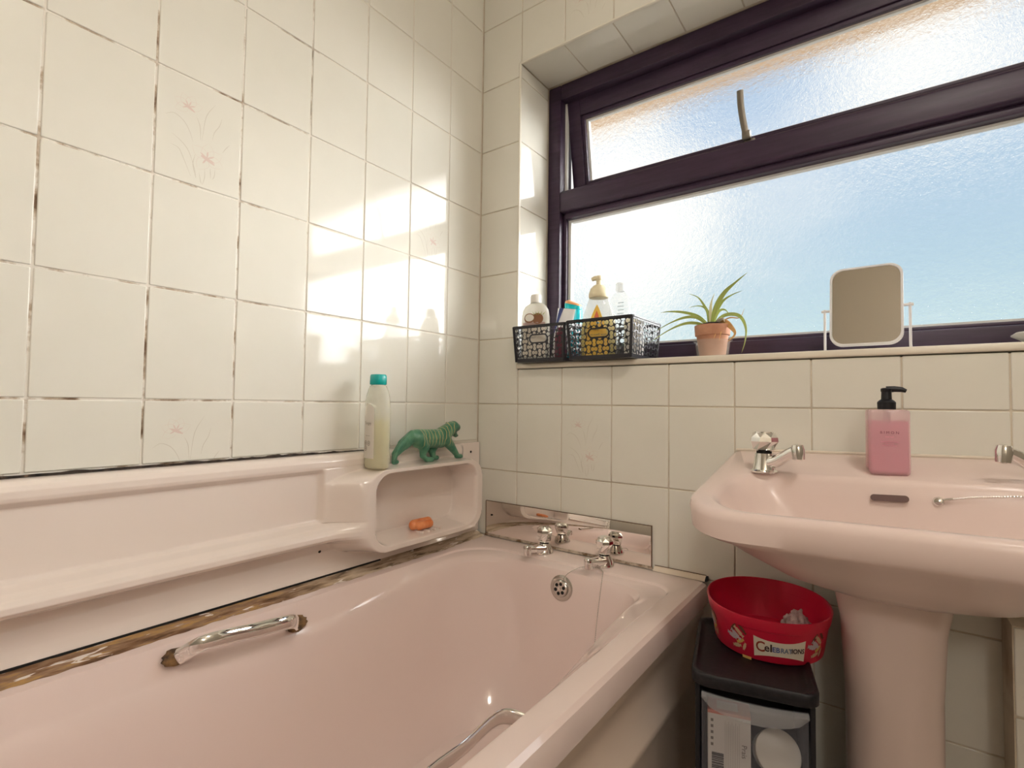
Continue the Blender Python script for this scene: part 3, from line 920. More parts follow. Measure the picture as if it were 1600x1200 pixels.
tag(obj('mould_line', bm2, m_mould, loc=(0, -0.85, PTOP - 0.0005 + Z), smooth=60), 'ragged black mould line where the tiles meet the pink panel', 'mould')

# ---- mirror splashback behind the bath taps
spl = tag(empty('mirror_splashback', (0.303, 0.0, -0.400 + Z)), 'narrow mirror strip standing behind the bath taps', 'mirror')
bm = boxbm(-0.259, 0.262, -0.0055, -0.0015, 0.007, 0.105, 0.0012)
o = obj('mirror_glass', bm, m_mirror, spl)
bm = boxbm(-0.262, 0.264, -0.007, -0.001, 0.001, 0.0068)
obj('sealant_bead', bm, noise_mat('dirty_sealant', [(0.35, (0.20, 0.12, 0.06)), (0.6, (0.62, 0.52, 0.42))], scale=60, rough=0.7), spl)
bm = bmesh.new()
add_box(bm, -0.2605, -0.2592, -0.006, -0.0012, 0.007, 0.1055); add_box(bm, 0.2622, 0.2635, -0.006, -0.0012, 0.007, 0.1055); add_box(bm, -0.2605, 0.2635, -0.006, -0.0012, 0.1052, 0.1062)
obj('dark_edge', bm, mat('dark_brown_edge', (0.16, 0.09, 0.05), 0.6), spl)
# quadrant seal strip at the end of the bath
st = tag(empty('seal_strip', (0.64, 0.0, -0.400 + Z)), 'cream plastic seal strip with black end on the bath rim', 'seal strip')
bm = bmesh.new()
q = [(-0.0005, 0.0008), (-0.015, 0.0008), (-0.013, 0.004), (-0.006, 0.0095), (-0.0005, 0.0105)]
loft(bm, [[(x, y_, z_) for y_, z_ in q] for x in (-0.067, 0.055)])
obj('strip', bm, mat('cream_seal_plastic', (0.80, 0.68, 0.55), 0.3), st)
bm = bmesh.new()
loft(bm, [[(x, y_, z_) for y_, z_ in q] for x in (0.0552, 0.060)])
obj('end_cap', bm, m_black, st)
bm = boxbm(-0.067, 0.055, -0.0016, -0.0004, 0.0107, 0.0120)
obj('dark_joint', bm, mat('dark_brown_edge', (0.16, 0.09, 0.05), 0.6), st)

# ---- pillar taps
def pillar_tap(name, loc, rz, label, knob_r=0.024, s=1.0, group=None):
    t = tag(empty(name, loc, rz), label, 'tap', group)
    bm = lathe([(0.024 * s, 0.0), (0.0245 * s, 0.003 * s), (0.021 * s, 0.006 * s), (0.0185 * s, 0.018 * s), (0.017 * s, 0.030 * s), (0.0165 * s, 0.037 * s)], 26)
    obj('body', bm, m_chrome, t)
    bm = lathe([(0.0135 * s, 0.0372 * s), (0.0135 * s, 0.0415 * s)], 20)
    obj('neck', bm, m_dark, t)
    bm = bmesh.new()
    k = knob_r
    loft(bm, [ring(0.62 * k, 0.0415 * s, 8), ring(0.78 * k, 0.044 * s, 8), ring(1.04 * k, 0.060 * s, 8, ph=math.pi / 8), ring(1.0 * k, 0.068 * s, 8, ph=math.pi / 8), ring(0.80 * k, 0.0765 * s, 8)])
    kn = obj('knob', bm, m_chrome, t, smooth=None)
    bm = lathe([(0.70 * k, 0.0766 * s), (0.68 * k, 0.0785 * s), (0.3 * k, 0.0792 * s)], 20)
    obj('cap', bm, m_chrome, kn)
    path = smooth_path([(0.008 * s, 0, 0.018 * s), (0.030 * s, 0, 0.026 * s), (0.055 * s, 0, 0.042 * s), (0.070 * s, 0, 0.050 * s)], 5)
    n = len(path)
    bm = tube(path, [0.0125 * s + (0.0088 - 0.0125) * s * i / (n - 1) for i in range(n)], 14)
    sp_ = obj('spout', bm, m_chrome, t)
    bm = lathe([(0.0085 * s, 0.030 * s), (0.0105 * s, 0.032 * s), (0.0112 * s, 0.040 * s), (0.0118 * s, 0.050 * s), (0.0095 * s, 0.058 * s), (0.004 * s, 0.0600 * s)], 16)
    obj('nozzle', bm, m_chrome, sp_, loc=(0.074 * s, 0, 0.0), rot=(0, R(-4), 0))
    return t
def bath_tap(loc, rz, label):
    t = tag(empty('bath_tap', loc, rz), label, 'tap', 'bath taps on the tap ledge')
    bm = lathe([(0.0245, 0.0), (0.025, 0.003), (0.0235, 0.008), (0.0205, 0.016), (0.0165, 0.024), (0.0148, 0.028)], 26)
    obj('body', bm, m_chrome, t)
    obj('neck', lathe([(0.012, 0.0282), (0.012, 0.0312)], 20), m_dark, t)
    k = 0.0215
    bm = bmesh.new()
    loft(bm, [ring(0.70 * k, 0.0313, 8), ring(0.80 * k, 0.0345, 8), ring(1.03 * k, 0.056, 8, ph=math.pi / 8), ring(1.0 * k, 0.063, 8, ph=math.pi / 8), ring(0.72 * k, 0.0712, 8)])
    kn = obj('knob', bm, m_chrome, t, smooth=None)
    obj('cap', lathe([(0.62 * k, 0.0713), (0.6 * k, 0.0728), (0.2 * k, 0.0733)], 18), m_chrome, kn)
    path = smooth_path([(0.004, 0, 0.014), (0.026, 0, 0.0165), (0.048, 0, 0.0205), (0.066, 0, 0.0235)], 5)
    n = len(path)
    sp_ = obj('spout', tube(path, [0.0130 + (0.0085 - 0.0130) * i / (n - 1) for i in range(n)], 14, ry=[0.0185 + (0.0085 - 0.0185) * i / (n - 1) for i in range(n)]), m_chrome, t)
    obj('nozzle', lathe([(0.0085, 0.008), (0.0100, 0.010), (0.0104, 0.018), (0.0108, 0.028), (0.009, 0.0325), (0.003, 0.034)], 16), m_chrome, sp_, loc=(0.069, 0, 0))
    return t
bath_tap((0.285, -0.052, -0.400 + Z), R(-97), 'chrome bath tap nearer the tiled corner')
bath_tap((0.462, -0.052, -0.400 + Z), R(-97), 'chrome bath tap with the plug chain passing beside it')

def chain(name, ctrl, r, label, n=14):
    pts = smooth_path(ctrl, n)
    bm = bmesh.new()
    # resample into small beads joined by wire
    d = [0.0]
    for a, b in zip(pts, pts[1:]): d.append(d[-1] + (b - a).length)
    tube(pts, r * 0.45, 6, bm)
    s = 0.0
    step = r * 3.2
    i = 0
    while s < d[-1]:
        while d[i + 1] < s: i += 1
        t = (s - d[i]) / max(1e-9, d[i + 1] - d[i])
        p = pts[i].lerp(pts[i + 1], t)
        lathe([(r * 0.3, p.z - r), (r, p.z - r * 0.35), (r, p.z + r * 0.35), (r * 0.3, p.z + r)], 6, cx=p.x, cy=p.y, bm=bm)
        s += step
    o0 = Vector(ctrl[0])
    bmesh.ops.translate(bm, verts=bm.verts, vec=-o0)
    return tag(obj(name, bm, m_steel, loc=o0), label, 'chain')
zb_ = Z
chain('bath_plug_chain', [(0.392, -0.133, -0.424 + zb_), (0.405, -0.128, -0.409 + zb_), (0.425, -0.105, -0.3975 + zb_), (0.455, -0.085, -0.3975 + zb_), (0.478, -0.095, -0.398 + zb_), (0.487, -0.112, -0.404 + zb_), (0.489, -0.125, -0.43 + zb_), (0.487, -0.140, -0.50 + zb_), (0.485, -0.160, -0.60 + zb_), (0.482, -0.21, -0.74 + zb_)], 0.0014, 'thin bath plug chain from the overflow down into the bath')

# ================================================================ BASIN
BC = 1.038
def deck(x, y):
    return -0.089 + 0.1675 * y + 0.027 * (x - 1.04)
basin = tag(empty('wash_basin', (BC, 0.0, Z - 0.30)), 'pink ceramic wash basin mounted under the window', 'basin')
BO = Vector((-BC, 0, 0.30))
def sl(x0, x1, y0, y1, r, dz=0.0, zabs=None, flat=0.0):
    pts = rrect(x0, x1, y0, y1, r, 10, 16, 10)
    return [Vector((x, y, (deck(x, y) + dz) if zabs is None else (deck(x, y) + dz) * (1 - flat) + zabs * flat)) + BO for x, y in pts]
fr = (0.095, 0.095, 0.012, 0.012)
loops = [
    sl(0.985, 1.090, -0.20, -0.003, (0.05, 0.05, 0.004, 0.004), 0, -0.300, 1.0),
    sl(0.935, 1.141, -0.255, -0.003, (0.08, 0.08, 0.004, 0.004), 0, -0.297, 1.0),
    sl(0.875, 1.201, -0.315, -0.003, (0.10, 0.10, 0.004, 0.004), 0, -0.272, 1.0),
    sl(0.825, 1.251, -0.355, -0.003, (0.11, 0.11, 0.006, 0.006), 0, -0.241, 1.0),
    sl(0.790, 1.286, -0.383, -0.003, (0.11, 0.11, 0.008, 0.008), -0.06, -0.216, 0.7),
    sl(0.768, 1.308, -0.398, -0.003, (0.10, 0.10, 0.010, 0.010), -0.052, -0.20, 0.25),
    sl(0.760, 1.316, -0.404, -0.003, fr, -0.042),
    sl(0.757, 1.319, -0.406, -0.002, fr, -0.012),
    sl(0.759, 1.317, -0.404, -0.002, fr, -0.004),
    sl(0.765, 1.311, -0.399, -0.004, fr, 0.0),
    sl(0.788, 1.288, -0.386, -0.158, (0.085, 0.085, 0.075, 0.075), -0.001),
    sl(0.793, 1.283, -0.382, -0.162, (0.085, 0.085, 0.075, 0.075), -0.0035),
    sl(0.800, 1.276, -0.377, -0.166, (0.085, 0.085, 0.075, 0.075), -0.012),
    sl(0.812, 1.264, -0.367, -0.170, (0.085, 0.085, 0.07, 0.07), -0.035),
    sl(0.840, 1.236, -0.350, -0.176, (0.08, 0.08, 0.07, 0.07), -0.075),
    sl(0.885, 1.191, -0.325, -0.186, (0.065, 0.065, 0.06, 0.06), -0.112),
    sl(0.94, 1.136, -0.30, -0.205, (0.045, 0.045, 0.04, 0.04), -0.128),
    sl(1.0, 1.076, -0.27, -0.235, 0.015, -0.132),
]
bm = bmesh.new(); loft(bm, loops)
obj('bowl', bm, m_basin, basin, smooth=40)
# overflow slot in the back of the bowl
bm = bmesh.new()
loft(bm, [[(x, z_, y_) for x, y_ in rrect(-0.026, 0.026, -0.0055, 0.0055, 0.0054, 6, 1, 0)] for z_ in (-0.004, 0.002)])
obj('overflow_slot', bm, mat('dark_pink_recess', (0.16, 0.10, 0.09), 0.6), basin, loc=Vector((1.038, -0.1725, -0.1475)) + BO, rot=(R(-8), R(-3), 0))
bm = tube([Vector((0.762, -0.0035, deck(0.762, 0) + 0.0015)) + BO, Vector((1.315, -0.0035, deck(1.315, 0) + 0.0015)) + BO], 0.0032, 8)
obj('sealant_bead', bm, mat('cream_sealant', (0.74, 0.66, 0.55), 0.5), basin)
# pedestal
ped = tag(empty('basin_pedestal', (BC, -0.12, 0.0)), 'pink ceramic pedestal holding up the wash basin', 'pedestal')
bm = bmesh.new()
def pl(hw, y0, y1, z_): return [(x, y_, z_) for x, y_ in rrect(-hw, hw, y0, y1, (hw * 0.85, hw * 0.85, 0.012, 0.012), 8, 3, 3)]
loft(bm, [pl(0.105, -0.115, 0.105, 0.0), pl(0.104, -0.113, 0.105, 0.03), pl(0.085, -0.095, 0.10, 0.07), pl(0.071, -0.083, 0.095, 0.16), pl(0.067, -0.078, 0.09, 0.30), pl(0.068, -0.080, 0.09, 0.45), pl(0.074, -0.086, 0.09, 0.56), pl(0.085, -0.094, 0.09, 0.617)])
obj('column', bm, m_basin, ped, smooth=50)
obj('joint_gap', boxbm(-0.03, 0.05, -0.0955, -0.07, 0.6165, 0.6185), m_dark, ped)
# basin taps
pillar_tap('basin_tap', (0.846, -0.158, deck(0.846, -0.158) - 0.002 + Z), R(-28), 'faceted chrome basin tap at the bath side of the basin', 0.0245, 0.98, 'basin taps')
pillar_tap('basin_tap', (1.243, -0.140, deck(1.243, -0.140) - 0.002 + Z), R(-158), 'chrome basin tap at the right edge, only its spout showing', 0.0245, 0.98, 'basin taps')
bc_ = tag(empty('basin_plug_chain', (1.101, -0.168, -0.146 + Z)), 'basin plug chain hooked to a small stud in the bowl', 'chain')
obj('stud', lathe([(0.0075, 0), (0.0078, 0.003), (0.006, 0.006), (0.002, 0.0072)], 16), m_chrome, bc_, rot=(R(82), 0, 0))
obj('shackle', tube([(0.006, -0.004, 0.004), (0.012, -0.006, 0.006), (0.018, -0.006, 0.007)], 0.0018, 8), m_steel, bc_)
bm = bmesh.new()
pts = smooth_path([(0.018, -0.006, 0.007), (0.045, -0.006, 0.013), (0.08, -0.004, 0.0175), (0.125, 0.004, 0.022), (0.16, 0.022, 0.0285)], 12)
tube(pts, 0.0007, 6, bm)
for i, p in enumerate(pts):
    lathe([(0.0004, p.z - 0.0014), (0.0013, p.z), (0.0004, p.z + 0.0014)], 6, cx=p.x, cy=p.y, bm=bm)
obj('chain', bm, m_steel, bc_)

# ---- pink soap dispenser
sd = tag(empty('soap_dispenser', (1.036, -0.118, deck(1.036, -0.118) + 0.001 + Z), R(7)), 'clear square dispenser of pink soap with black pump', 'soap dispenser')
def sq(w, r, z_): return [(x, y_, z_) for x, y_ in rrect(-w, w, -w, w, r, 5, 1, 1)]
bm = bmesh.new()
loft(bm, [sq(0.026, 0.006, -0.004), sq(0.0285, 0.006, -0.001), sq(0.0295, 0.006, 0.004), sq(0.0295, 0.006, 0.102), sq(0.0285, 0.006, 0.106), sq(0.0265, 0.006, 0.1075)])
obj('bottle', bm, clear_mat('clear_pink_plastic', (0.86, 0.62, 0.66), 0.62, 0.06, (1.0, 0.93, 0.94)), sd)
bm = bmesh.new()
loft(bm, [sq(0.0265, 0.005, 0.0), sq(0.0275, 0.005, 0.003), sq(0.0275, 0.005, 0.088)])
obj('liquid_soap', bm, clear_mat('pink_liquid', (0.80, 0.30, 0.43), 0.35, 0.12, (1.0, 0.66, 0.76)), sd)
obj('dip_tube', lathe([(0.006, 0.086), (0.006, 0.106)], 14), clear_mat('smoky_tube', (0.5, 0.42, 0.42), 0.4), sd)
pm = obj('pump', lathe([(0.0135, 0.1078), (0.0138, 0.120), (0.0115, 0.123), (0.008, 0.1255), (0.0075, 0.138), (0.0085, 0.1395), (0.0085, 0.144), (0.006, 0.1455)], 24), m_black, sd)
obj('nozzle', tube([(0.0, 0, 0.1425), (0.012, 0, 0.1435), (0.022, 0, 0.1425), (0.028, 0, 0.140)], [0.006, 0.0052, 0.0045, 0.0032], 12, ry=[0.0055, 0.0045, 0.004, 0.0032]), m_black, pm)
m_ink = mat('dark_ink', (0.08, 0.02, 0.04), 0.6)
o = obj('lettering', text_mesh('B I M O N', 0.0062), m_ink, sd, loc=(0.0, -0.0298, 0.068), rot=(R(90), 0, 0))
o = obj('lettering', text_mesh('hand wash', 0.0028), mat('rose_ink', (0.55, 0.24, 0.32), 0.6), sd, loc=(0.0, -0.0298, 0.061), rot=(R(90), 0, 0))
for k, w in enumerate((0.024, 0.012, 0.020)):
    obj('lettering', boxbm(-w / 2, w / 2, -0.0299, -0.0296, 0.052 - 0.0032 * k, 0.0526 - 0.0032 * k), MATS['rose_ink'], sd)

# ================================================================ ON THE NICHE
# tall body wash bottle
bt = tag(empty('wash_bottle', (0.062, -0.442, -0.1525 + Z), R(-4)), 'tall half-full clear bottle with teal cap on the niche shelf', 'bottle')
BP = [(0.88, -0.0015), (0.97, 0.001), (1.0, 0.006), (1.0, 0.10), (1.0, 0.135), (0.97, 0.155), (0.90, 0.170), (0.78, 0.182), (0.60, 0.191), (0.48, 0.1945)]
HW, HD = 0.0375, 0.0215
bm = bmesh.new()
loft(bm, [ring(k, z_, 36, HW, HD * (1 if k > 0.7 else 1.25), e=2.4) for k, z_ in BP])
obj('bottle', bm, clear_mat('milky_clear_plastic', (0.86, 0.85, 0.78), 0.66, 0.16, (0.97, 0.97, 0.93)), bt)
bm = bmesh.new()
loft(bm, [ring(k * 0.955, z_, 32, HW, HD * 0.97, e=2.4) for k, z_ in ((0.9, 0.0012), (1.0, 0.006), (1.0, 0.112))])
obj('liquid', bm, clear_mat('pale_yellow_liquid', (0.86, 0.80, 0.48), 0.38, 0.2, (0.99, 0.96, 0.74)), bt)
m_teal = mat('teal_plastic', (0.0, 0.36, 0.34), 0.3)
bm = bmesh.new()
loft(bm, [ring(1.0, z_, 28, rx, ry, e=3.0) for z_, rx, ry in ((0.1948, 0.0185, 0.0155), (0.197, 0.0195, 0.0165), (0.216, 0.0190, 0.0160), (0.219, 0.0170, 0.0145))])
obj('cap', bm, m_teal, bt)
# wrap a flat point (u across, v up) on the bottle's front, which faces -y
def on_bottle(u, v, off=0.0004):
    t = max(-0.98, min(0.98, u / HW))
    y_ = -HD * (1 - abs(t) ** 2.4) ** (1 / 2.4)
    return Vector((u, y_ - off, v))
bm = bmesh.new()
NU = 12
lab = []
for iv in range(13):
    v = 0.022 + (0.150 - 0.022) * iv / 12
    top = 1.0 if v < 0.13 else math.sqrt(max(0.05, 1 - ((v - 0.13) / 0.0205) ** 2))
    hwid = 0.0205 * top
    lab.append([bm.verts.new(on_bottle(-hwid + 2 * hwid * iu / NU - 0.004, v)) for iu in range(NU + 1)])
for a, b in zip(lab, lab[1:]):
    for i in range(NU):
        f = bm.faces.new((a[i], a[i + 1], b[i + 1], b[i]))
        v = (a[i].co.z + b[i].co.z) / 2; u = (a[i].co.x + a[i + 1].co.x) / 2 + 0.004
        f.material_index = 1 if (v < 0.064 and u > 0.018 - (v - 0.022) * -0.1 - (0.064 - v) * 0.75) else 0
obj('front_label', bm, [clear_mat('pearly_label', (0.78, 0.73, 0.67), 0.15, 0.4), mat('peach_label_print', (0.82, 0.62, 0.42), 0.4)], bt)
m_inkg = mat('grey_brown_ink', (0.20, 0.17, 0.14), 0.6)
def bottle_text(s, size, u, v, m):
    me = text_mesh(s, size)
    for vv in me.vertices:
        vv.co = on_bottle(vv.co.x + u, vv.co.y + v, 0.0009)
    obj('lettering', me, m, bt)
bottle_text('Tangey', 0.0095, -0.006, 0.104, m_inkg)
bottle_text('body wash', 0.0040, -0.006, 0.075, m_inkg)
for (u, v) in ((-0.014, 0.0575), (-0.001, 0.0575), (-0.014, 0.045)):
    bm = bmesh.new()
    pts = [on_bottle(u + 0.0052 * math.cos(a), v + 0.0058 * math.sin(a), 0.0009) for a in [2 * math.pi * k / 20 for k in range(20)]]
    pin = [on_bottle(u + 0.0038 * math.cos(a), v + 0.0044 * math.sin(a), 0.0009) for a in [2 * math.pi * k / 20 for k in range(20)]]
    A = [bm.verts.new(p) for p in pts]; B = [bm.verts.new(p) for p in pin]
    for k in range(20): bm.faces.new((A[k], A[(k + 1) % 20], B[(k + 1) % 20], B[k]))
    C_ = [bm.verts.new(on_bottle(u + 0.0016 * math.cos(a), v + 0.0026 * math.sin(a), 0.0009)) for a in [2 * math.pi * k / 8 for k in range(8)]]
    bm.faces.new(C_)
    obj('printed_badge', bm, m_inkg, bt)

# green tiger figurine
tg = tag(empty('tiger_figurine', (0.052, -0.26, -0.1535 + Z)), 'green glazed tiger figurine striding on the niche shelf', 'figurine')
def T(y, z_, x=0.0): return (x, y + 0.26, z_ + 0.1555)
caps = [
    (T(-0.308, -0.090), 0.0207, T(-0.275, -0.092), 0.0218), (T(-0.275, -0.092), 0.0218, T(-0.235, -0.094), 0.0224), (T(-0.240, -0.096), 0.0218, T(-0.208, -0.092), 0.0241),
    (T(-0.212, -0.090), 0.0241, T(-0.192, -0.078), 0.0207), (T(-0.196, -0.080), 0.0207, T(-0.176, -0.070), 0.0185),      # neck
    (T(-0.176, -0.070), 0.0185, T(-0.168, -0.068), 0.0174), (T(-0.168, -0.066), 0.0160, T(-0.1555, -0.069), 0.0122),      # head, upper muzzle
    (T(-0.170, -0.080), 0.0109, T(-0.158, -0.0915), 0.0065),                                                              # jaw
    (T(-0.181, -0.060, 0.0125), 0.0045, T(-0.180, -0.0575, 0.0135), 0.0036), (T(-0.181, -0.060, -0.0125), 0.0045, T(-0.180, -0.0575, -0.0135), 0.0036),
    # near hind leg
    (T(-0.305, -0.092, 0.007), 0.0185, T(-0.288, -0.118, 0.010), 0.0147), (T(-0.288, -0.118, 0.010), 0.0141, T(-0.294, -0.138, 0.010), 0.0076), (T(-0.294, -0.138, 0.010), 0.0074, T(-0.278, -0.1495, 0.010), 0.0074), (T(-0.276, -0.1500, 0.010), 0.0074, T(-0.260, -0.1510, 0.010), 0.0067),
    # far hind leg, stretched back
    (T(-0.315, -0.090, -0.007), 0.0168, T(-0.343, -0.108, -0.009), 0.0154), (T(-0.343, -0.108, -0.009), 0.0147, T(-0.368, -0.130, -0.010), 0.0090), (T(-0.368, -0.130, -0.010), 0.0076, T(-0.372, -0.1485, -0.010), 0.0065), (T(-0.372, -0.1500, -0.010), 0.0063, T(-0.362, -0.1502, -0.010), 0.0056),
    # near fore leg, reaching forward
    (T(-0.210, -0.098, 0.009), 0.0168, T(-0.188, -0.120, 0.011), 0.0125), (T(-0.188, -0.120, 0.011), 0.0123, T(-0.164, -0.144, 0.011), 0.0074), (T(-0.164, -0.1485, 0.011), 0.0072, T(-0.146, -0.1502, 0.011), 0.0063),
    # far fore leg
    (T(-0.225, -0.102, -0.009), 0.0166, T(-0.240, -0.128, -0.010), 0.0115), (T(-0.240, -0.128, -0.010), 0.0109, T(-0.234, -0.1475, -0.010), 0.0069), (T(-0.234, -0.1490, -0.010), 0.0069, T(-0.220, -0.1502, -0.010), 0.0063),
    # tail hanging along the far hind leg
    (T(-0.322, -0.080), 0.0090, T(-0.345, -0.094, 0.002), 0.0069), (T(-0.345, -0.094, 0.002), 0.0069, T(-0.368, -0.118, 0.0), 0.0063), (T(-0.368, -0.118, 0.0), 0.0063, T(-0.377, -0.142, -0.002), 0.0049),
    (T(-0.300, -0.100), 0.0200, T(-0.215, -0.103), 0.0205), (T(-0.325, -0.088, 0.0), 0.0120, T(-0.352, -0.112, -0.004), 0.0095),
]
m_tig = mat('green_glaze_with_gold_stripes', (0.09, 0.27, 0.17), 0.28)
nt = m_tig.node_tree; b_ = nt.nodes['Principled BSDF']
tc = nt.nodes.new('ShaderNodeTexCoord')
wv = nt.nodes.new('ShaderNodeTexWave'); wv.wave_type = 'BANDS'; wv.bands_direction = 'Y'
wv.inputs['Scale'].default_value = 26; wv.inputs['Distortion'].default_value = 5.0; wv.inputs['Detail'].default_value = 2; wv.inputs['Detail Scale'].default_value = 1.2
nt.links.new(tc.outputs['Object'], wv.inputs['Vector'])
rs = nt.nodes.new('ShaderNodeValToRGB'); nt.links.new(wv.outputs['Fac'], rs.inputs[0])
rs.color_ramp.elements[0].position = 0.88; rs.color_ramp.elements[0].color = (0, 0, 0, 1)
rs.color_ramp.elements[1].position = 0.95; rs.color_ramp.elements[1].color = (1, 1, 1, 1)
sp = nt.nodes.new('ShaderNodeSeparateXYZ'); nt.links.new(tc.outputs['Object'], sp.inputs[0])
mrz = nt.nodes.new('ShaderNodeMapRange'); mrz.inputs[1].default_value = 0.036; mrz.inputs[2].default_value = 0.052; nt.links.new(sp.outputs['Z'], mrz.inputs[0])
mry = nt.nodes.new('ShaderNodeMapRange'); mry.inputs[1].default_value = -0.050; mry.inputs[2].default_value = -0.042; nt.links.new(sp.outputs['Y'], mry.inputs[0])
mry2 = nt.nodes.new('ShaderNodeMapRange'); mry2.inputs[1].default_value = 0.086; mry2.inputs[2].default_value = 0.078; nt.links.new(sp.outputs['Y'], mry2.inputs[0])
mu = nt.nodes.new('ShaderNodeMath'); mu.operation = 'MULTIPLY'; nt.links.new(mrz.outputs[0], mu.inputs[0]); nt.links.new(mry.outputs[0], mu.inputs[1])
mu3 = nt.nodes.new('ShaderNodeMath'); mu3.operation = 'MULTIPLY'; nt.links.new(mu.outputs[0], mu3.inputs[0]); nt.links.new(mry2.outputs[0], mu3.inputs[1])
mu2 = nt.nodes.new('ShaderNodeMath'); mu2.operation = 'MULTIPLY'; nt.links.new(mu3.outputs[0], mu2.inputs[0]); nt.links.new(rs.outputs[0], mu2.inputs[1])
gn = nt.nodes.new('ShaderNodeTexNoise'); gn.inputs['Scale'].default_value = 40; nt.links.new(tc.outputs['Object'], gn.inputs['Vector'])
gr = nt.nodes.new('ShaderNodeValToRGB'); nt.links.new(gn.outputs['Fac'], gr.inputs[0])
gr.color_ramp.elements[0].position = 0.35; gr.color_ramp.elements[0].color = (0.035, 0.165, 0.10, 1)
gr.color_ramp.elements[1].position = 0.65; gr.color_ramp.elements[1].color = (0.12, 0.28, 0.17, 1)
mx = nt.nodes.new('ShaderNodeMix'); mx.data_type = 'RGBA'
nt.links.new(mu2.outputs[0], mx.inputs[0]); nt.links.new(gr.outputs[0], mx.inputs[6]); mx.inputs[7].default_value = (0.50, 0.44, 0.20, 1)
nt.links.new(mx.outputs[2], b_.inputs['Base Color'])
blob('body', caps, m_tig, 0.00155, 5, tg)
o = obj('nose', lathe([(0.0012, -0.0035), (0.0048, -0.002), (0.0052, 0.001), (0.003, 0.004)], 12), m_black, tg, loc=Vector(T(-0.1475, -0.067)), rot=(R(-80), 0, 0))
o = obj('chin', lathe([(0.0012, -0.004), (0.0052, -0.0015), (0.0052, 0.002), (0.002, 0.0045)], 12), m_black, tg, loc=Vector(T(-0.1545, -0.0925)))
bm = bmesh.new()
for (yy, zz, ln) in ((-0.1540, -0.0765, -0.006), (-0.1590, -0.0870, 0.005)):
    for sx in (-0.004, 0.004):
        lathe([(0.0016, 0), (0.0003, ln)] if ln > 0 else [(0.0003, ln), (0.0016, 0)], 8, cx=sx, cy=yy + 0.26, bm=bm)
        for v in list(bm.verts)[-16:]: v.co.z += zz + 0.1555
obj('tooth', bm, m_white, tg)
for sx in (-0.0128, 0.0128):
    obj('eye', lathe([(0.0005, -0.0018), (0.0018, 0.0), (0.0005, 0.0018)], 8), m_black, tg, loc=(sx, -0.1635 + 0.26, -0.0640 + 0.1555))

# ================================================================ ON THE SILL
SZ0 = WZ0 + 0.002 + Z
m_lat = mat('black_lattice_plastic', (0.014, 0.013, 0.018), 0.35)
def lattice(B0, B1, T0, T1, handle=False, res=0.0013, a=0.0165):
    B0, B1, T0, T1 = map(Vector, (B0, B1, T0, T1))
    wb, wt = (B1 - B0).length, (T1 - T0).length
    h = ((T0 + T1) / 2 - (B0 + B1) / 2).length
    W = max(wb, wt)
    nu, nv = int(W / res), int(h / res)
    def bone(u, v):
        i, j = math.floor(u / a), math.floor(v / a)
        best = 1.0
        for ii in (i - 1, i, i + 1):
            for jj in (j - 1, j, j + 1):
                x, y_ = u - (ii + 0.5) * a, v - (jj + 0.5) * a
                if (ii + jj) % 2: x, y_ = y_, x
                L = 0.285 * a
                d = min(math.hypot(x - L, y_), math.hypot(x + L, y_)) - 0.335 * a
                t = max(-L, min(L, x))
                d2 = math.hypot(x - t, y_) - 0.15 * a
                best = min(best, d, d2)
        return best
    def gfun(u, v, hw):
        s = bone(u + 0.5, v)
        s = max(s, 0.009 - v, v - (h - 0.007), abs(u) - (hw - 0.005))
        if handle:
            dx = max(abs(u) - 0.018, 0); dv = v - (h - 0.038)
            d = math.hypot(dx, dv)
            s = max(s, 0.0135 - d)
            s = min(s, d - 0.0095)
        return s
    bm = bmesh.new()
    vals, pos = [], []
    for j in range(nv + 1):
        tv = j / nv
        L_, R_ = B0.lerp(T0, tv), B1.lerp(T1, tv)
        w = wb + (wt - wb) * tv
        vals.append([gfun((i / nu - 0.5) * w, tv * h, w / 2) for i in range(nu + 1)])
        pos.append([L_.lerp(R_, i / nu) for i in range(nu + 1)])
    cache = {}
    def vert(key, p):
        if key not in cache: cache[key] = bm.verts.new(p)
        return cache[key]
    for j in range(nv):
        for i in range(nu):
            cs = [(i, j), (i + 1, j), (i + 1, j + 1), (i, j + 1)]
            poly = []
            for k in range(4):
                p, q = cs[k], cs[(k + 1) % 4]
                fp, fq = vals[p[1]][p[0]], vals[q[1]][q[0]]
                if fp > 0: poly.append(vert(p, pos[p[1]][p[0]]))
                if (fp > 0) != (fq > 0):
                    key = (min(p, q), max(p, q))
                    t = fp / (fp - fq)
                    poly.append(vert(key, pos[p[1]][p[0]].lerp(pos[q[1]][q[0]], t)))
            if len(poly) > 2:
                try: bm.faces.new(poly)
                except ValueError: pass
    return bm
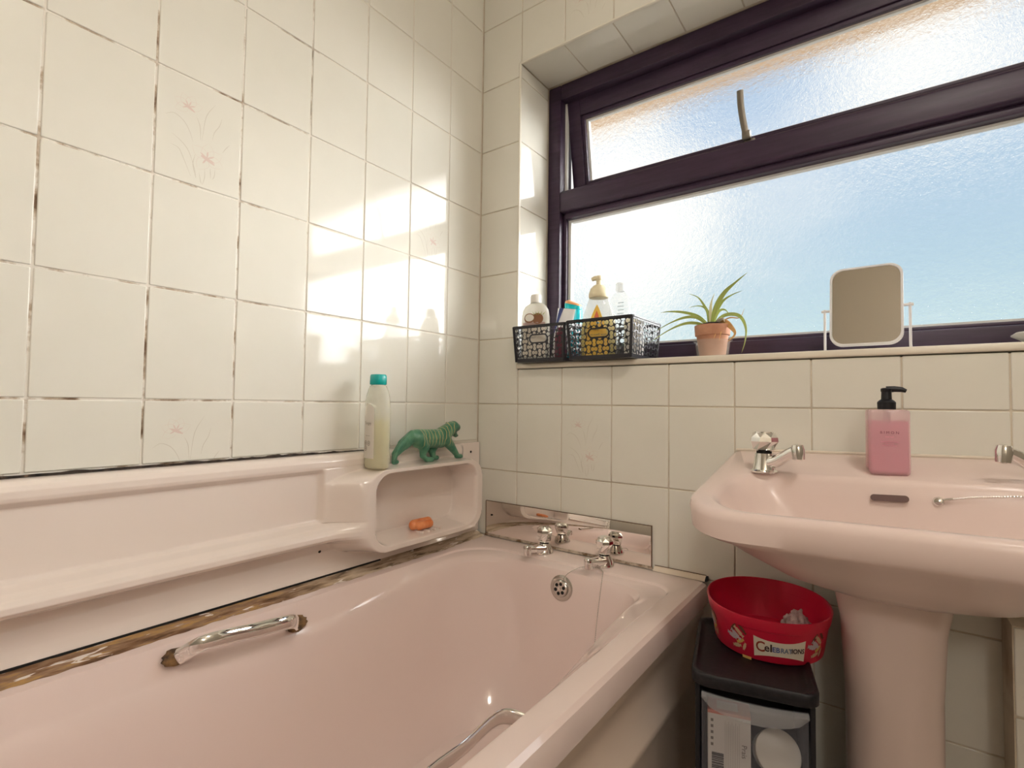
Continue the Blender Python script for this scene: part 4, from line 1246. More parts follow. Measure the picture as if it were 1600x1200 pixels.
def basket(loc, hw, hd, h, rz, label):
    t = tag(empty('storage_basket', loc, rz), label, 'basket', 'black lattice baskets on the window sill')
    ib = 0.007
    C = lambda sx, sy, top: (sx * (hw - (0 if top else ib)), sy * (hd - (0 if top else ib)), h if top else 0.0015)
    for nm, (a, b), hd_ in (('front_panel', ((-1, -1), (1, -1)), True), ('back_panel', ((1, 1), (-1, 1)), True), ('side_panel', ((-1, 1), (-1, -1)), False), ('side_panel', ((1, -1), (1, 1)), False)):
        bm = lattice(C(*a, 0), C(*b, 0), C(*a, 1), C(*b, 1), hd_)
        o = obj(nm, bm, m_lat, t, smooth=None)
        md = o.modifiers.new('thick', 'SOLIDIFY'); md.thickness = 0.0016; md.offset = 0
    bm = bmesh.new()
    for w_, z0_, z1_ in ((0.003, h - 0.003, h + 0.001),):
        A = [(x, y_) for x, y_ in rrect(-hw - w_, hw + w_, -hd - w_, hd + w_, 0.010, 5, 1, 1)]
        B = [(x, y_) for x, y_ in rrect(-hw + 0.002, hw - 0.002, -hd + 0.002, hd - 0.002, 0.007, 5, 1, 1)]
        loft(bm, [[(x, y_, z0_) for x, y_ in B], [(x, y_, z0_) for x, y_ in A], [(x, y_, z1_) for x, y_ in A], [(x, y_, z1_) for x, y_ in B], [(x, y_, z0_) for x, y_ in B]], False, False)
    bmesh.ops.remove_doubles(bm, verts=bm.verts, dist=1e-6)
    obj('rim', bm, m_lat, t)
    bm = bmesh.new()
    loft(bm, [[(x, y_, z_) for x, y_ in rrect(-hw + ib + i, hw - ib - i, -hd + ib + i, hd - ib - i, 0.006, 4, 1, 1)] for z_, i in ((0.0, 0.0015), (0.0012, 0.0), (0.0025, 0.0))])
    obj('base', bm, m_lat, t)
    for sx in (-1, 1):
        for sy in (-1, 1):
            obj('corner_post', tube([C(sx * 0.985, sy * 0.985, 0), C(sx * 0.985, sy * 0.985, 1)], 0.0042, 8), m_lat, t)
    return t
basket((0.250, 0.050, SZ0), 0.086, 0.092, 0.103, R(0), 'narrow black lattice basket against the tiled reveal')
basket((0.440, 0.045, SZ0), 0.094, 0.092, 0.105, R(-1), 'wider black lattice basket holding the baby wash bottle')

# things in the left basket
cb = tag(empty('lotion_bottle', (0.2155, -0.002, SZ0 + 0.003), R(14)), 'clear oval bottle with a coconut label in the narrow basket', 'bottle')
OV = [(0.9, 0.0), (1.0, 0.004), (1.0, 0.10), (0.98, 0.130), (0.90, 0.150), (0.74, 0.162), (0.45, 0.169), (0.40, 0.171)]
bm = bmesh.new()
loft(bm, [ring(k, z_, 30, 0.043, 0.020 if k > 0.6 else 0.026, e=2.3) for k, z_ in OV])
obj('bottle', bm, clear_mat('cloudy_clear_plastic', (0.84, 0.82, 0.74), 0.35, 0.2, (0.97, 0.96, 0.92)), cb)
obj('cap', lathe([(0.0155, 0.1712), (0.016, 0.174), (0.016, 0.190), (0.014, 0.195)], 22), mat('white_flip_cap', (0.86, 0.84, 0.78), 0.35), cb)
def patch(fn, pts, off=0.0005):
    b = bmesh.new()
    b.faces.new([b.verts.new(fn(u, v, off)) for u, v in pts])
    return b
def on_oval(u, v, off=0.0005, hw=0.043, hd=0.020, e=2.3):
    t = max(-0.97, min(0.97, u / hw))
    return Vector((u, -hd * (1 - abs(t) ** e) ** (1 / e) - off, v))
def strip_patch(fn, u0, u1, v0, v1, off=0.0005, n=10):
    b = bmesh.new()
    A = [b.verts.new(fn(u0 + (u1 - u0) * i / n, v0, off)) for i in range(n + 1)]
    B = [b.verts.new(fn(u0 + (u1 - u0) * i / n, v1, off)) for i in range(n + 1)]
    for i in range(n): b.faces.new((A[i], A[i + 1], B[i + 1], B[i]))
    return b
def ell(cx, cy, rx, ry, n=18, a0=0): return [(cx + rx * math.cos(2 * math.pi * k / n + a0), cy + ry * math.sin(2 * math.pi * k / n + a0)) for k in range(n)]
m_coc = mat('brown_coconut_print', (0.25, 0.11, 0.05), 0.5); m_cocw = mat('white_coconut_print', (0.82, 0.79, 0.72), 0.5)
o = obj('front_label', strip_patch(on_oval, -0.034, 0.034, 0.014, 0.098), mat('cream_label', (0.76, 0.70, 0.60), 0.45), cb)
obj('label_band', strip_patch(on_oval, -0.034, 0.034, 0.098, 0.113, 0.0006), mat('mauve_brown_print', (0.40, 0.27, 0.24), 0.5), cb)
obj('coconut_print', patch(on_oval, ell(0.013, 0.123, 0.016, 0.016), 0.0010), m_coc, cb)
obj('coconut_print', patch(on_oval, ell(-0.012, 0.125, 0.017, 0.014), 0.0012), m_coc, cb)
obj('coconut_print', patch(on_oval, ell(-0.012, 0.126, 0.014, 0.0105), 0.0014), m_cocw, cb)
bm = bmesh.new()
for k in range(5):
    x_ = 0.002 + 0.006 * k
    bm.faces.new([bm.verts.new(on_oval(u, v, 0.0013)) for u, v in ((x_, 0.134), (x_ + 0.003, 0.134), (x_ + 0.004 * (k - 1.5), 0.145))])
obj('palm_print', bm, mat('palm_green_print', (0.25, 0.30, 0.06), 0.5), cb)
me = text_mesh('COCONUT', 0.0062)
for v in me.vertices: v.co = on_oval(v.co.x - 0.008, v.co.y + 0.068, 0.0011)
obj('lettering', me, m_inkg, cb)
# soft white pouch leaning behind it
def tubepack(loc, rz, tilt, h, w, label, cat, m, name, stripe=None):
    t = tag(empty(name, loc, rz), label, cat)
    bm = bmesh.new()
    lo = []
    for k in range(9):
        s = k / 8
        lo.append([(x, y_ , s * h) for x, y_ in [(p[0], p[1]) for p in ring(1.0, 0, 24, w * (0.86 + 0.14 * s), 0.021 * (1 - s) ** 0.7 + 0.0012)]])
    loft(bm, lo)
    b = obj('sleeve', bm, m, t, rot=(tilt[0], tilt[1], 0))
    if stripe:
        bm = bmesh.new()
        pts = []
        for k in range(4, 9):
            s = k / 8
            pts.append((s * h, 0.021 * (1 - s) ** 0.7 + 0.0022))
        A = [bm.verts.new((-w * 0.78, -d, z_)) for z_, d in pts]; B = [bm.verts.new((-w * (0.70 - 0.10 * i), -d, z_)) for i, (z_, d) in enumerate(pts)]
        for i in range(len(pts) - 1): bm.faces.new((A[i], B[i], B[i + 1], A[i + 1]))
        obj('printed_stripe', bm, stripe, b)
    return t
tubepack((0.274, 0.031, SZ0 + 0.0095), R(10), (R(-3), R(8)), 0.150, 0.027, 'crumpled white tube with a navy stripe leaning beside the coconut bottle', 'tube', mat('white_tube_plastic', (0.85, 0.85, 0.86), 0.35), 'cream_tube', mat('navy_print', (0.05, 0.07, 0.22), 0.5))
ml = tag(obj('maroon_bottle', lathe([(0.015, 0), (0.017, 0.003), (0.017, 0.065), (0.015, 0.075), (0.010, 0.080), (0.010, 0.090), (0.006, 0.092)], 22), mat('maroon_plastic', (0.12, 0.015, 0.035), 0.3), loc=(0.308, -0.014, SZ0 + 0.003)), 'short maroon bottle seen through the narrow basket lattice', 'bottle')
# things in the right basket
bb = tag(empty('blue_bottle', (0.2945, 0.078, SZ0 + 0.003)), 'turquoise bottle with an orange sloping cap behind the white tube', 'bottle')
m_turq = mat('turquoise_plastic', (0.0, 0.42, 0.50), 0.25)
obj('bottle', lathe([(0.019, 0), (0.0205, 0.003), (0.0205, 0.131), (0.0195, 0.133)], 26, sy=0.85), m_turq, bb)
bm = bmesh.new()
loft(bm, [ring(0.0203, 0.1335, 26, 1, 0.85), [(x, y_, 0.152 - (x + 0.02) * 0.30) for x, y_, _ in ring(0.0195, 0, 26, 1, 0.85)]])
c_ = obj('cap', bm, mat('bright_turquoise_cap', (0.0, 0.50, 0.54), 0.25), bb)
bm = bmesh.new()
loft(bm, [[(x, y_, 0.1525 - (x + 0.02) * 0.30) for x, y_, _ in ring(0.0194, 0, 26, 1, 0.85)], [(x * 0.95, y_ * 0.95, 0.158 - (x + 0.02) * 0.32) for x, y_, _ in ring(0.0190, 0, 26, 1, 0.85)], [(x * 0.5, y_ * 0.5, 0.161 - (x + 0.02) * 0.3) for x, y_, _ in ring(0.0190, 0, 26, 1, 0.85)]])
obj('orange_top', bm, mat('orange_cap_top', (0.78, 0.36, 0.16), 0.35), c_)
obj('white_print', boxbm(-0.0085, -0.0062, -0.0176, -0.0168, 0.02, 0.128), m_white, bb)
bb.scale = (1.32, 1.32, 1.17)
# baby wash: drop shaped pump bottle
jb = tag(empty('baby_wash_bottle', (0.4145, 0.004, SZ0 + 0.003), R(14)), 'clear drop-shaped baby wash pump bottle with yellow label', 'bottle')
DB = [(0.046, 0.0), (0.0495, 0.004), (0.0505, 0.05), (0.0485, 0.085), (0.041, 0.12), (0.0315, 0.150), (0.0262, 0.165)]
def ring_db(r, z_): return ring(r, z_, 30, 1, 0.58, e=2.2)
bm = bmesh.new(); loft(bm, [ring_db(r, z_) for r, z_ in DB])
obj('bottle', bm, clear_mat('clear_bottle_plastic', (0.80, 0.80, 0.74), 0.72, 0.06), jb)
bm = bmesh.new(); loft(bm, [ring_db(r * 0.94, z_) for r, z_ in ((0.046, 0.002), (0.0495, 0.006), (0.0505, 0.05), (0.0485, 0.085), (0.0445, 0.107))])
obj('liquid', bm, clear_mat('golden_liquid', (0.85, 0.70, 0.20), 0.35, 0.1, (1.0, 0.93, 0.60)), jb)
bm = lathe([(0.0258, 0.1652), (0.0272, 0.168), (0.0268, 0.176), (0.0225, 0.190), (0.014, 0.199), (0.0075, 0.201), (0.007, 0.213), (0.0085, 0.214), (0.0095, 0.220), (0.0075, 0.225)], 26)
pu = obj('pump', bm, mat('cream_pump_plastic', (0.80, 0.72, 0.50), 0.4), jb)
obj('nozzle', tube([(0, 0, 0.2185), (-0.012, 0, 0.2195), (-0.0195, 0, 0.2165)], [0.0075, 0.0065, 0.005], 12), MATS['cream_pump_plastic'], pu)
def on_db(u, v, off=0.0006):
    for (r0, z0), (r1, z1) in zip(DB, DB[1:]):
        if z0 <= v <= z1 or (z1 == DB[-1][1] and v > z1):
            r = r0 + (r1 - r0) * (v - z0) / (z1 - z0); break
    t = max(-0.96, min(0.96, u / r))
    return Vector((u, -r * 0.58 * (1 - abs(t) ** 2.2) ** (1 / 2.2) - off, v))
bm = bmesh.new()
rowsl = []
for k in range(17):
    v = 0.008 + 0.136 * k / 16
    hwid = 0.033 if v < 0.05 else 0.033 * max(0.0, 1 - (v - 0.05) / 0.094) ** 0.8
    hwid = max(hwid, 0.0003)
    rowsl.append([bm.verts.new(on_db(-0.006 * min(1, v / 0.1) * 0 - hwid + 2 * hwid * i / 8, v, 0.0010)) for i in range(9)])
for a, b in zip(rowsl, rowsl[1:]):
    for i in range(8): bm.faces.new((a[i], a[i + 1], b[i + 1], b[i]))
obj('yellow_label', bm, mat('golden_yellow_label', (0.86, 0.56, 0.10), 0.4), jb)
drop = [(0.0, 0.128)] + [(0.0065 * math.sin(a), 0.109 - 0.0075 * math.cos(a)) for a in [R(d) for d in (110, 70, 35, 0, -35, -70, -110)]]
obj('red_drop_print', patch(on_db, drop, 0.0016), mat('red_drop_print', (0.72, 0.17, 0.08), 0.4), jb)
obj('blue_print', patch(on_db, ell(0.004, 0.094, 0.005, 0.0025), 0.0017), mat('pale_blue_print', (0.35, 0.55, 0.66), 0.4), jb)
for s, sz, v in (('baby', 0.0085, 0.078), ('top-to-toe\u00ae wash', 0.0074, 0.063)):
    me = text_mesh(s, sz)
    for vv in me.vertices: vv.co = on_db(vv.co.x, vv.co.y + v, 0.0017)
    obj('lettering', me, mat('navy_lettering', (0.10, 0.10, 0.12), 0.5), jb)
# clear empty bottle behind it
cl = tag(empty('clear_bottle', (0.4350, 0.095, SZ0 + 0.003)), 'clear empty bottle standing behind the baby wash', 'bottle')
bm = bmesh.new(); loft(bm, [ring(r, z_, 26, 1, 0.75, e=2.6) for r, z_ in ((0.028, 0), (0.031, 0.004), (0.031, 0.155), (0.028, 0.175), (0.018, 0.190), (0.010, 0.197))])
obj('bottle', bm, clear_mat('thin_clear_plastic', (0.84, 0.86, 0.86), 0.91, 0.05), cl)
obj('cap', lathe([(0.0125, 0.1975), (0.0128, 0.2), (0.0125, 0.218), (0.010, 0.221)], 20), clear_mat('clear_cap', (0.78, 0.80, 0.80), 0.6, 0.15), cl)
bm = bmesh.new()
for k in range(7): add_box(bm, 0.004 - 0.002 * (k % 2), 0.021, -0.0231, -0.0228, 0.10 + 0.010 * k, 0.1018 + 0.010 * k)
obj('printed_lines', bm, mat('blue_grey_ink', (0.45, 0.52, 0.58), 0.5), cl)
tubw = tag(empty('white_tub', (0.4975, 0.045, SZ0 + 0.003)), 'low cream tub at the right end of the wider basket', 'tub')
obj('pot', lathe([(0.024, 0), (0.0255, 0.002), (0.0255, 0.086)], 26), m_white, tubw)
obj('lid', lathe([(0.0265, 0.0862), (0.0265, 0.100), (0.023, 0.107), (0.010, 0.111)], 26), mat('cream_lid', (0.84, 0.80, 0.68), 0.35), tubw)

# ---- spider plant
pp = tag(empty('potted_spider_plant', (0.691, 0.070, SZ0)), 'small spider plant in a terracotta pot within a clear cup', 'plant')
obj('clear_cup', lathe([(0.036, 0.0), (0.0365, 0.0008), (0.041, 0.038), (0.046, 0.0405), (0.0465, 0.043), (0.0445, 0.043), (0.0395, 0.0385), (0.0352, 0.0016), (0.030, 0.0012)], 32), clear_mat('thin_clear_cup', (0.80, 0.78, 0.74), 0.86, 0.08), pp)
m_terra = noise_mat('terracotta', [(0.3, (0.42, 0.19, 0.11)), (0.7, (0.56, 0.30, 0.19))], scale=25, rough=0.8)
obj('pot', lathe([(0.029, 0.002), (0.030, 0.003), (0.0365, 0.050), (0.0370, 0.054), (0.0405, 0.055), (0.0420, 0.078), (0.0415, 0.080), (0.0375, 0.080), (0.0365, 0.074)], 36), m_terra, pp)
obj('soil', lathe([(0.0364, 0.0738), (0.030, 0.083), (0.015, 0.088), (0.004, 0.089)], 24), noise_mat('dark_potting_soil', [(0.35, (0.012, 0.008, 0.006)), (0.65, (0.05, 0.03, 0.022))], scale=160, rough=0.95, bump=1.0), pp)
m_lg = mat('spider_leaf_green', (0.40, 0.48, 0.13), 0.45); m_lp = mat('spider_leaf_pale_edge', (0.80, 0.78, 0.52), 0.45)
m_dry = mat('dry_tan_leaf', (0.62, 0.36, 0.14), 0.7); m_dry2 = mat('dry_whitish_leaf', (0.72, 0.66, 0.55), 0.7)
def leaf(ctrl, w, depth, mats):
    pts = []
    n = len(ctrl)
    for i, (cx, cy) in enumerate(ctrl):
        px, py = 1020 + cx / 8, 420 + cy / 8
        x = 0.680 + (px - 1108) * 0.001515 - 0.691 + 0.004
        z_ = 0.127 + (556 - py) * 0.001525 - WZ0 - 0.002 - 0.006
        pts.append((x, depth * (i / (n - 1)) + 0.002, max(z_, 0.004)))
    p = smooth_path(pts, 6)
    bm = bmesh.new(); prev = None
    for i, q in enumerate(p):
        t = (p[min(i + 1, len(p) - 1)] - p[max(i - 1, 0)]).normalized()
        view = Vector((0.25, -0.9, -0.25)).normalized()
        nrm = t.cross(view).normalized()
        s = i / (len(p) - 1)
        ww = w * (0.55 + 0.45 * math.sin(math.pi * min(1, s * 1.2 + 0.1))) * (1 - s ** 4) + 0.0002
        fold = Vector((0, ww * 0.35, 0))
        cur = [bm.verts.new(q + nrm * ww * k + (fold if abs(k) < 0.6 else Vector())) for k in (-1, -0.42, 0.42, 1)]
        if prev:
            for k in range(3):
                f = bm.faces.new((prev[k], prev[k + 1], cur[k + 1], cur[k])); f.material_index = 0 if k == 1 else 1
        prev = cur
    o = obj('leaf', bm, mats, pp)
    md = o.modifiers.new('t', 'SOLIDIFY'); md.thickness = 0.0005
    return o
G = [m_lg, m_lp]
leaf([(700, 660), (690, 520), (620, 380), (540, 270), (420, 208)], 0.0030, 0.01, G)
leaf([(690, 660), (660, 480), (600, 400), (500, 370), (385, 375)], 0.0022, 0.03, G)
leaf([(690, 660), (550, 530), (350, 455), (150, 425), (30, 428)], 0.0036, 0.01, G)
leaf([(680, 665), (560, 560), (420, 550), (250, 610), (50, 720)], 0.0036, -0.04, G)
leaf([(670, 670), (560, 635), (430, 640), (250, 720), (10, 880)], 0.0036, -0.06, G)
leaf([(715, 670), (715, 500), (725, 370), (765, 250)], 0.0038, 0.0, [m_lp, m_dry2])
leaf([(730, 670), (790, 440), (900, 270), (1040, 160), (1185, 62)], 0.0056, -0.02, G)
leaf([(735, 660), (760, 540), (850, 360), (960, 280), (1078, 235)], 0.0034, 0.02, G)
leaf([(745, 660), (800, 490), (870, 460), (925, 545)], 0.0030, 0.03, G)
leaf([(745, 670), (880, 565), (1020, 560), (1120, 620), (1180, 760), (1180, 920), (1150, 1065)], 0.0042, -0.05, G)
leaf([(790, 690), (830, 650), (835, 760), (815, 880)], 0.0026, -0.046, [m_dry, m_dry])
leaf([(850, 680), (880, 690), (888, 780), (885, 900)], 0.0024, -0.047, [m_dry, m_dry2])
leaf([(800, 680), (900, 640), (990, 720), (1050, 820), (970, 920)], 0.0062, -0.040, [m_dry, m_dry])
leaf([(780, 660), (830, 620), (900, 610), (930, 660)], 0.0038, -0.03, [m_dry2, m_dry2])
leaf([(800, 660), (950, 590), (1080, 600), (1140, 495)], 0.0014, -0.01, [m_dry, m_dry2])

# ---- vanity mirror on a wire stand
vm = tag(empty('vanity_mirror', (1.003, 0.050, SZ0), R(-3)), 'small square mirror on a white wire stand on the sill', 'mirror')
m_wire = mat('white_wire', (0.84, 0.83, 0.84), 0.3)
hw_, px_ = 0.073, 0.062
path = [(-hw_ + 0.010, 0.055, 0.003), (-hw_ + 0.004, 0.03, 0.003), (-hw_, 0.006, 0.004), (-hw_, 0.0, 0.012), (-hw_, 0.0, 0.05), (-hw_, 0.0, 0.093)]
for sgn in (1, -1):
    obj('stand_wire', tube(smooth_path([(x * sgn, y_, z_) for x, y_, z_ in path], 5), 0.0026, 10), m_wire, vm)
    obj('pivot', tube([(sgn * (px_ - 0.002), 0, 0.089), (sgn * (hw_ + 0.006), 0, 0.089)], 0.0030, 10), m_wire, vm)
obj('stand_wire', tube([(-hw_ + 0.010, 0.055, 0.003), (hw_ - 0.010, 0.055, 0.003)], 0.0026, 10), m_wire, vm)
TILT = R(-6)
bm = bmesh.new()
lf = lambda i, y_: [(x, y_, z_) for x, z_ in rrect(-0.063 + i, 0.063 - i, -0.084 + i, 0.084 - i, 0.024 - i * 0.5, 8, 1, 1)]
loft(bm, [lf(0.003, 0.006), lf(0.0, 0.004), lf(0.0, -0.006), lf(0.0015, -0.0075), lf(0.004, -0.0075), lf(0.0045, -0.005)])
fr_ = obj('mirror_frame', bm, m_wire, vm, loc=(0, 0, 0.094), rot=(TILT, 0, 0))
bm = bmesh.new(); loft(bm, [lf(0.0047, -0.0049), lf(0.0047, -0.0056)])
obj('mirror_glass', bm, mat('dull_mirror_silver', (0.81, 0.79, 0.76), 0.02, 1.0), fr_, smooth=None)
# corner of a white tray at the right end
wt = tag(empty('white_dish', (1.300, 0.075, SZ0)), 'white dish on the sill at the right edge of the picture', 'dish')
bm = bmesh.new()
loft(bm, [[(x, y_, z_) for x, y_ in rrect(-0.055 - o_, 0.055 + o_, -0.035 - o_ * 0.6, 0.035 + o_ * 0.6, 0.02, 6, 2, 2)] for o_, z_ in ((-0.012, 0.0), (-0.006, 0.003), (0.018, 0.020), (0.018, 0.022), (0.014, 0.021), (-0.008, 0.005))])
obj('dish', bm, m_white, wt)

# ================================================================ STORAGE TOWER AND TUB
UH, UW, UD = 0.490, 0.172, 0.235
ua = R(13)
fm = Vector((0.862, -0.348))
ub = fm + Vector((-math.sin(ua), math.cos(ua))) * (UD / 2)
un = tag(empty('drawer_tower', (ub.x, ub.y, 0.0), ua), 'black plastic drawer tower with clear drawers between bath and pedestal', 'drawer unit')
hw, hd = UW / 2, UD / 2
for sx in (-1, 1):
    bm = bmesh.new()
    x0, x1 = sorted((sx * hw, sx * (hw - 0.008)))
    add_box(bm, x0, x1, -hd + 0.006, hd, 0.0, UH - 0.022, 0.002)
    obj('side_panel', bm, m_black, un)
obj('back_panel', boxbm(-hw + 0.008, hw - 0.008, hd - 0.005, hd - 0.001, 0.012, UH - 0.024), m_black, un)
for z_ in (0.010, 0.163, 0.316):
    obj('shelf', boxbm(-hw + 0.0082, hw - 0.0082, -hd + 0.004, hd - 0.006, z_, z_ + 0.008), m_black, un)
bm = bmesh.new()
tl = lambda i, z_: [(x, y_, z_) for x, y_ in rrect(-hw - 0.006 + i, hw + 0.006 - i, -hd - 0.006 + i, hd + 0.004 - i, 0.022, 6, 4, 4)]
loft(bm, [tl(0.004, UH - 0.0218), tl(0.0, UH - 0.018), tl(0.0, UH - 0.003), tl(0.002, UH), tl(0.006, UH), tl(0.009, UH - 0.004), tl(0.016, UH - 0.007)])
obj('top_tray', bm, noise_mat('speckled_black_plastic', [(0.4, (0.005, 0.005, 0.007)), (0.8, (0.022, 0.016, 0.022))], scale=120, rough=0.5), un, smooth=50)
m_drw = clear_mat('clear_drawer_plastic', (0.30, 0.30, 0.34), 0.76, 0.18, (0.90, 0.90, 0.94))
for z0_ in (0.0185, 0.1715, 0.3245):
    h_ = 0.138
    bm = bmesh.new()
    W_ = hw - 0.0105
    A = []
    for k in range(13):
        x_ = -W_ + 2 * W_ * k / 12
        A.append((x_, -hd - 0.002 - 0.008 * (1 - (x_ / W_) ** 2)))
    loft(bm, [[(x_, y_, z_) for x_, y_ in A] + [(W_, hd - 0.02, z_), (-W_, hd - 0.02, z_)] for z_ in (z0_, z0_ + h_)], True, False)
    d_ = obj('drawer', bm, m_drw, un, smooth=30)
    bm = bmesh.new()
    lo_ = []
    for k in range(13):
        x_ = -W_ + 2 * W_ * k / 12
        y_ = -hd - 0.003 - 0.008 * (1 - (x_ / W_) ** 2)
        dr = 0.021 * (1 - (x_ / W_) ** 2) ** 0.5
        lo_.append([(x_, y_ - 0.001, z0_ + h_ - 0.0005), (x_, y_ - 0.012, z0_ + h_ - 0.001), (x_, y_ - 0.013, z0_ + h_ - 0.003), (x_, y_ - 0.009 * 1.0, z0_ + h_ - 0.006 - dr), (x_, y_ - 0.001, z0_ + h_ - 0.006 - dr)])
    loft(bm, lo_, True, True)
    obj('drawer_handle', bm, clear_mat('frosted_handle_plastic', (0.50, 0.50, 0.52), 0.68, 0.25), d_, smooth=50)

def in_unit(lx, ly): return (ub.x + math.cos(ua) * lx - math.sin(ua) * ly, ub.y + math.sin(ua) * lx + math.cos(ua) * ly)
# medicine box in the top drawer
p = in_unit(-0.036, -0.085)
bxo = tag(empty('carton', (p[0], p[1], 0.3245 + 0.0015), ua + R(3)), 'white and coral carton standing in the top clear drawer', 'carton')
obj('carton_body', boxbm(-0.032, 0.032, -0.020, 0.020, 0.0, 0.098, 0.0008, 1), mat('white_card', (0.80, 0.76, 0.68), 0.6), bxo)
m_coral = mat('coral_card', (0.70, 0.24, 0.17), 0.6)
bm = bmesh.new()
add_box(bm, -0.0322, 0.0322, -0.0203, 0.0203, 0.0965, 0.1015, 0.0006, 1)
obj('coral_lid', bm, m_coral, bxo)
obj('pale_tab', boxbm(-0.018, 0.014, -0.012, 0.012, 0.1016, 0.1019), mat('pale_pink_card', (0.76, 0.55, 0.48), 0.6), bxo)
bm = bmesh.new()
xx = 0.008
random.seed(3)
while xx < 0.036:
    w_ = random.choice((0.0006, 0.001, 0.0016))
    add_box(bm, -0.026, -0.008, -0.0204, -0.0201, xx, xx + w_); xx += w_ + random.choice((0.0007, 0.0012))
obj('barcode', bm, m_black, bxo)
bm = bmesh.new()
for k in range(9): add_box(bm, -0.006 + 0.0026 * k, -0.0055 + 0.0026 * k, -0.0204, -0.0201, 0.012 + 0.002 * (k % 3), 0.088 - 0.004 * (k % 2))
obj('small_print', bm, mat('pale_grey_ink', (0.52, 0.48, 0.42), 0.6), bxo)
obj('lettering', text_mesh('Prais', 0.011), m_inkg, bxo, loc=(0.022, -0.0205, 0.046), rot=(R(90), R(90), 0))
bm = bmesh.new()
for k in range(5): add_box(bm, -0.0275, -0.0235, -0.0204, -0.0201, 0.046 + 0.0095 * k, 0.0505 + 0.0095 * k)
obj('symbol_print', bm, m_inkg, bxo)
p = in_unit(0.034, -0.070)
jr = tag(empty('round_white_jar', (p[0], p[1], 0.3245 + 0.0460), ua), 'round cream-lidded jar on its side in the top clear drawer', 'jar')
obj('lid', lathe([(0.031, 0.0), (0.033, 0.002), (0.033, 0.014), (0.030, 0.016)], 32), mat('cream_jar_lid', (0.72, 0.67, 0.56), 0.45), jr, rot=(R(58), 0, R(12)), loc=(0.0, -0.012, 0.0))
obj('pot', lathe([(0.027, -0.030), (0.030, -0.027), (0.030, -0.0005)], 32), m_white, jr, rot=(R(58), 0, R(12)), loc=(0.0, -0.012, 0.0))

# red sweet tub
TZ = UH - 0.0068
TC = Vector((0.848, -0.150, TZ))
tb = tag(empty('sweet_tub', TC, R(13)), 'red oval sweet tub with printed wrapped sweets on the drawer tower', 'tub')
m_red = mat('red_tub_plastic', (0.58, 0.012, 0.045), 0.3)
TA, TB = 0.106, 0.122
def tub_k(z_): return 0.86 + 0.115 * z_ / 0.075
bm = bmesh.new()
def tr_(k, z_): return ring(k, z_, 56, TA, TB, e=2.15)
loft(bm, [tr_(0.82, 0.0), tr_(0.855, 0.002), tr_(tub_k(0.004), 0.004), tr_(tub_k(0.056), 0.056), tr_(tub_k(0.056) + 0.022, 0.0572), tr_(1.0, 0.074), tr_(0.998, 0.0765), tr_(0.985, 0.0772), tr_(0.972, 0.0762), tr_(0.955, 0.060), tr_(0.84, 0.004), tr_(0.80, 0.003)])
obj('tub_body', bm, m_red, tb, smooth=40)
def on_tub(u, v, off=0.0006, th0=0.0):
    """u metres round the side from angle th0, v height"""
    th = th0 + u / 0.112
    k = tub_k(v)
    c, s = math.cos(th), math.sin(th)
    cc = math.copysign(abs(c) ** (2 / 2.15), c); ss = math.copysign(abs(s) ** (2 / 2.15), s)
    return Vector((cc * TA * k + off * c, ss * TB * k + off * s, v))
def grid_patch(fn, poly_fn, nu=14, nv=4):
    b = bmesh.new()
    rows_ = [[b.verts.new(fn(*poly_fn(i / nu, j / nv))) for i in range(nu + 1)] for j in range(nv + 1)]
    for p_, q_ in zip(rows_, rows_[1:]):
        for i in range(nu): b.faces.new((p_[i], p_[i + 1], q_[i + 1], q_[i]))
    return b
TH0 = R(-82)
def banner(s, t):
    u = (s - 0.5) * 0.088
    hgt = 0.0125 + 0.0060 * (abs(2 * s - 1)) ** 2.2
    return (u, 0.028 + (2 * t - 1) * hgt)
obj('name_banner', grid_patch(lambda u, v: on_tub(u, v, 0.0008, TH0), banner), mat('cream_banner', (0.78, 0.70, 0.58), 0.5), tb)
def tub_text(s, size, u, v, m, off=0.0014):
    me = text_mesh(s, size, bold=0.00035)
    for vv in me.vertices: vv.co = on_tub(vv.co.x * 0.92 + u, vv.co.y + v, off, TH0)
    obj('lettering', me, m, tb)
tub_text('C', 0.0255, -0.0325, 0.0285, mat('red_brown_lettering', (0.30, 0.04, 0.02), 0.5))
tub_text('el', 0.0190, -0.0200, 0.0285, mat('dark_brown_lettering', (0.06, 0.03, 0.03), 0.5))
tub_text('EB', 0.0125, -0.0085, 0.0272, mat('blue_lettering', (0.10, 0.13, 0.33), 0.5))
tub_text('RAT', 0.0118, 0.0088, 0.0272, mat('steel_blue_lettering', (0.16, 0.20, 0.30), 0.5))
tub_text('IONS', 0.0118, 0.0300, 0.0278, MATS['dark_brown_lettering'])
def sweet(u, v, ang, L, w, m, th0):
    ca, sa = math.cos(ang), math.sin(ang)
    pts = [(-L, w * 0.9), (-L * 0.62, w * 0.45), (-L * 0.55, w), (L * 0.55, w), (L * 0.62, w * 0.45), (L, w * 0.9), (L, -w * 0.9), (L * 0.62, -w * 0.45), (L * 0.55, -w), (-L * 0.55, -w), (-L * 0.62, -w * 0.45), (-L, -w * 0.9)]
    b = bmesh.new()
    vv = [b.verts.new(on_tub(u + a * ca - c * sa, v + a * sa + c * ca, 0.0009, th0)) for a, c in pts]
    for q in ((0, 1, 10, 11), (1, 2, 9, 10), (2, 3, 8, 9), (3, 4, 7, 8), (4, 5, 6, 7)): b.faces.new([vv[i] for i in q])
    obj('sweet_print', b, m, tb)
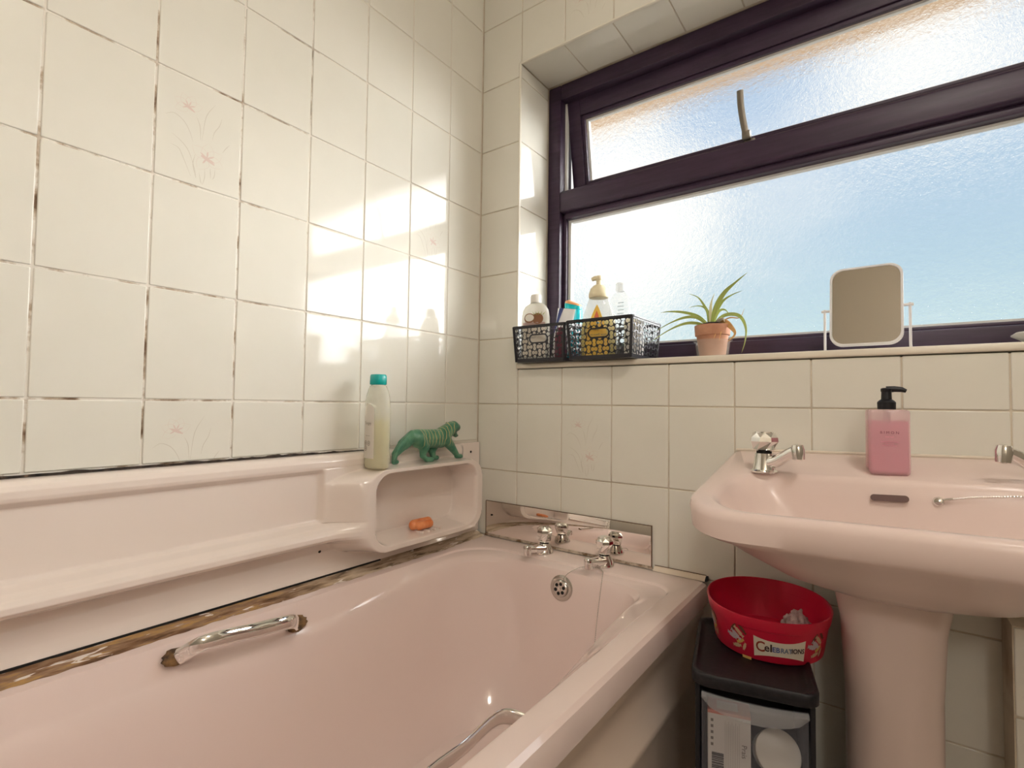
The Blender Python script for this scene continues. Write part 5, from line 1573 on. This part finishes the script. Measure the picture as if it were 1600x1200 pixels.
sm = [mat('tan_sweet_print', (0.55, 0.36, 0.22), 0.5), mat('brown_sweet_print', (0.14, 0.05, 0.03), 0.5), mat('mauve_sweet_print', (0.50, 0.42, 0.46), 0.5), mat('gold_sweet_print', (0.62, 0.42, 0.12), 0.5)]
for th0 in (R(-121), R(-160), R(-45)):
    for (u, v, a, L, w, mi) in ((-0.008, 0.048, 0.9, 0.008, 0.0028, 1), (0.004, 0.044, -0.7, 0.010, 0.0032, 0), (-0.003, 0.037, -0.6, 0.010, 0.0034, 2), (-0.012, 0.033, -0.3, 0.009, 0.0034, 2), (0.012, 0.050, -0.8, 0.008, 0.0026, 1), (0.006, 0.028, 0.5, 0.007, 0.0028, 3), (-0.002, 0.018, 0.2, 0.008, 0.0030, 0), (0.014, 0.020, 1.2, 0.006, 0.0024, 0)):
        sweet(u, v, a, L * 1.2, w * 1.15, sm[mi], th0)
obj('yellow_sticker', grid_patch(lambda u, v: on_tub(u, v, 0.0018, R(-112)), lambda s, t: ((s - 0.5) * 0.018, -0.003 + t * 0.008), 4, 2), mat('yellow_sticker', (0.75, 0.50, 0.16), 0.5), tb)
# crumpled scouring puff lying in the tub
caps_ = []
random.seed(11)
for k in range(110):
    a = random.uniform(0, 2 * math.pi); r_ = 0.022 * math.sqrt(random.random()); h_ = 0.008 + 0.024 * random.random() * (1 - r_ / 0.03)
    q_ = (r_ * math.cos(a), r_ * math.sin(a), h_)
    caps_.append((q_, random.uniform(0.003, 0.006), (q_[0] + random.uniform(-.006, .006), q_[1] + random.uniform(-.006, .006), q_[2] + random.uniform(0, .006)), 0.0028))
pf = blob('scrunched_puff', caps_, noise_mat('grey_pink_mesh', [(0.3, (0.32, 0.20, 0.19)), (0.7, (0.66, 0.50, 0.47))], scale=90, rough=0.9, bump=1.0), 0.0016, 0, loc=(0.895, -0.120, TZ + 0.0085))
pf.scale = (1.05, 1.05, 1.45)
tag(pf, 'scrunched greyish-pink net puff lying in the red tub', 'bath puff')

# ================================================================ CEILING FILL LIGHT (unseen, added to brighten the room)
lt = tag(empty('ceiling_fill_light', (1.52, -1.12, CEIL)), 'round white glass ceiling light added out of view as fill', 'light')
obj('base', lathe([(0.10, -0.03), (0.11, -0.025), (0.11, -0.001)], 32), m_white, lt)
bm = lathe([(0.01, -0.115), (0.06, -0.110), (0.11, -0.09), (0.14, -0.06), (0.145, -0.04), (0.12, -0.0305)], 40)
obj('glass_dome', bm, mat('fill_opal_glass', (0.9, 0.88, 0.82), 0.4, emit=((1.0, 0.945, 0.87), CEILING_FILL_STRENGTH)), lt)

# unseen globe added behind the camera as low fill for pedestal and bath side
wlt = tag(empty('wall_fill_light', (1.55, YF, 1.55)), 'opal globe light added out of view as fill on the wall facing the window', 'light')
obj('back_plate', lathe([(0.05, 0.0005), (0.05, 0.012), (0.03, 0.02), (0.018, 0.03), (0.018, 0.06)], 28), m_chrome, wlt, rot=(R(-90), 0, 0))
obj('globe', lathe([(0.02, 0.0), (0.06, 0.018), (0.085, 0.05), (0.092, 0.09), (0.085, 0.13), (0.06, 0.162), (0.02, 0.18)], 36), mat('fill_opal_globe', (0.9, 0.88, 0.82), 0.4, emit=((1.0, 0.945, 0.87), WALL_FILL_STRENGTH)), wlt, loc=(0, 0.145, -0.09))
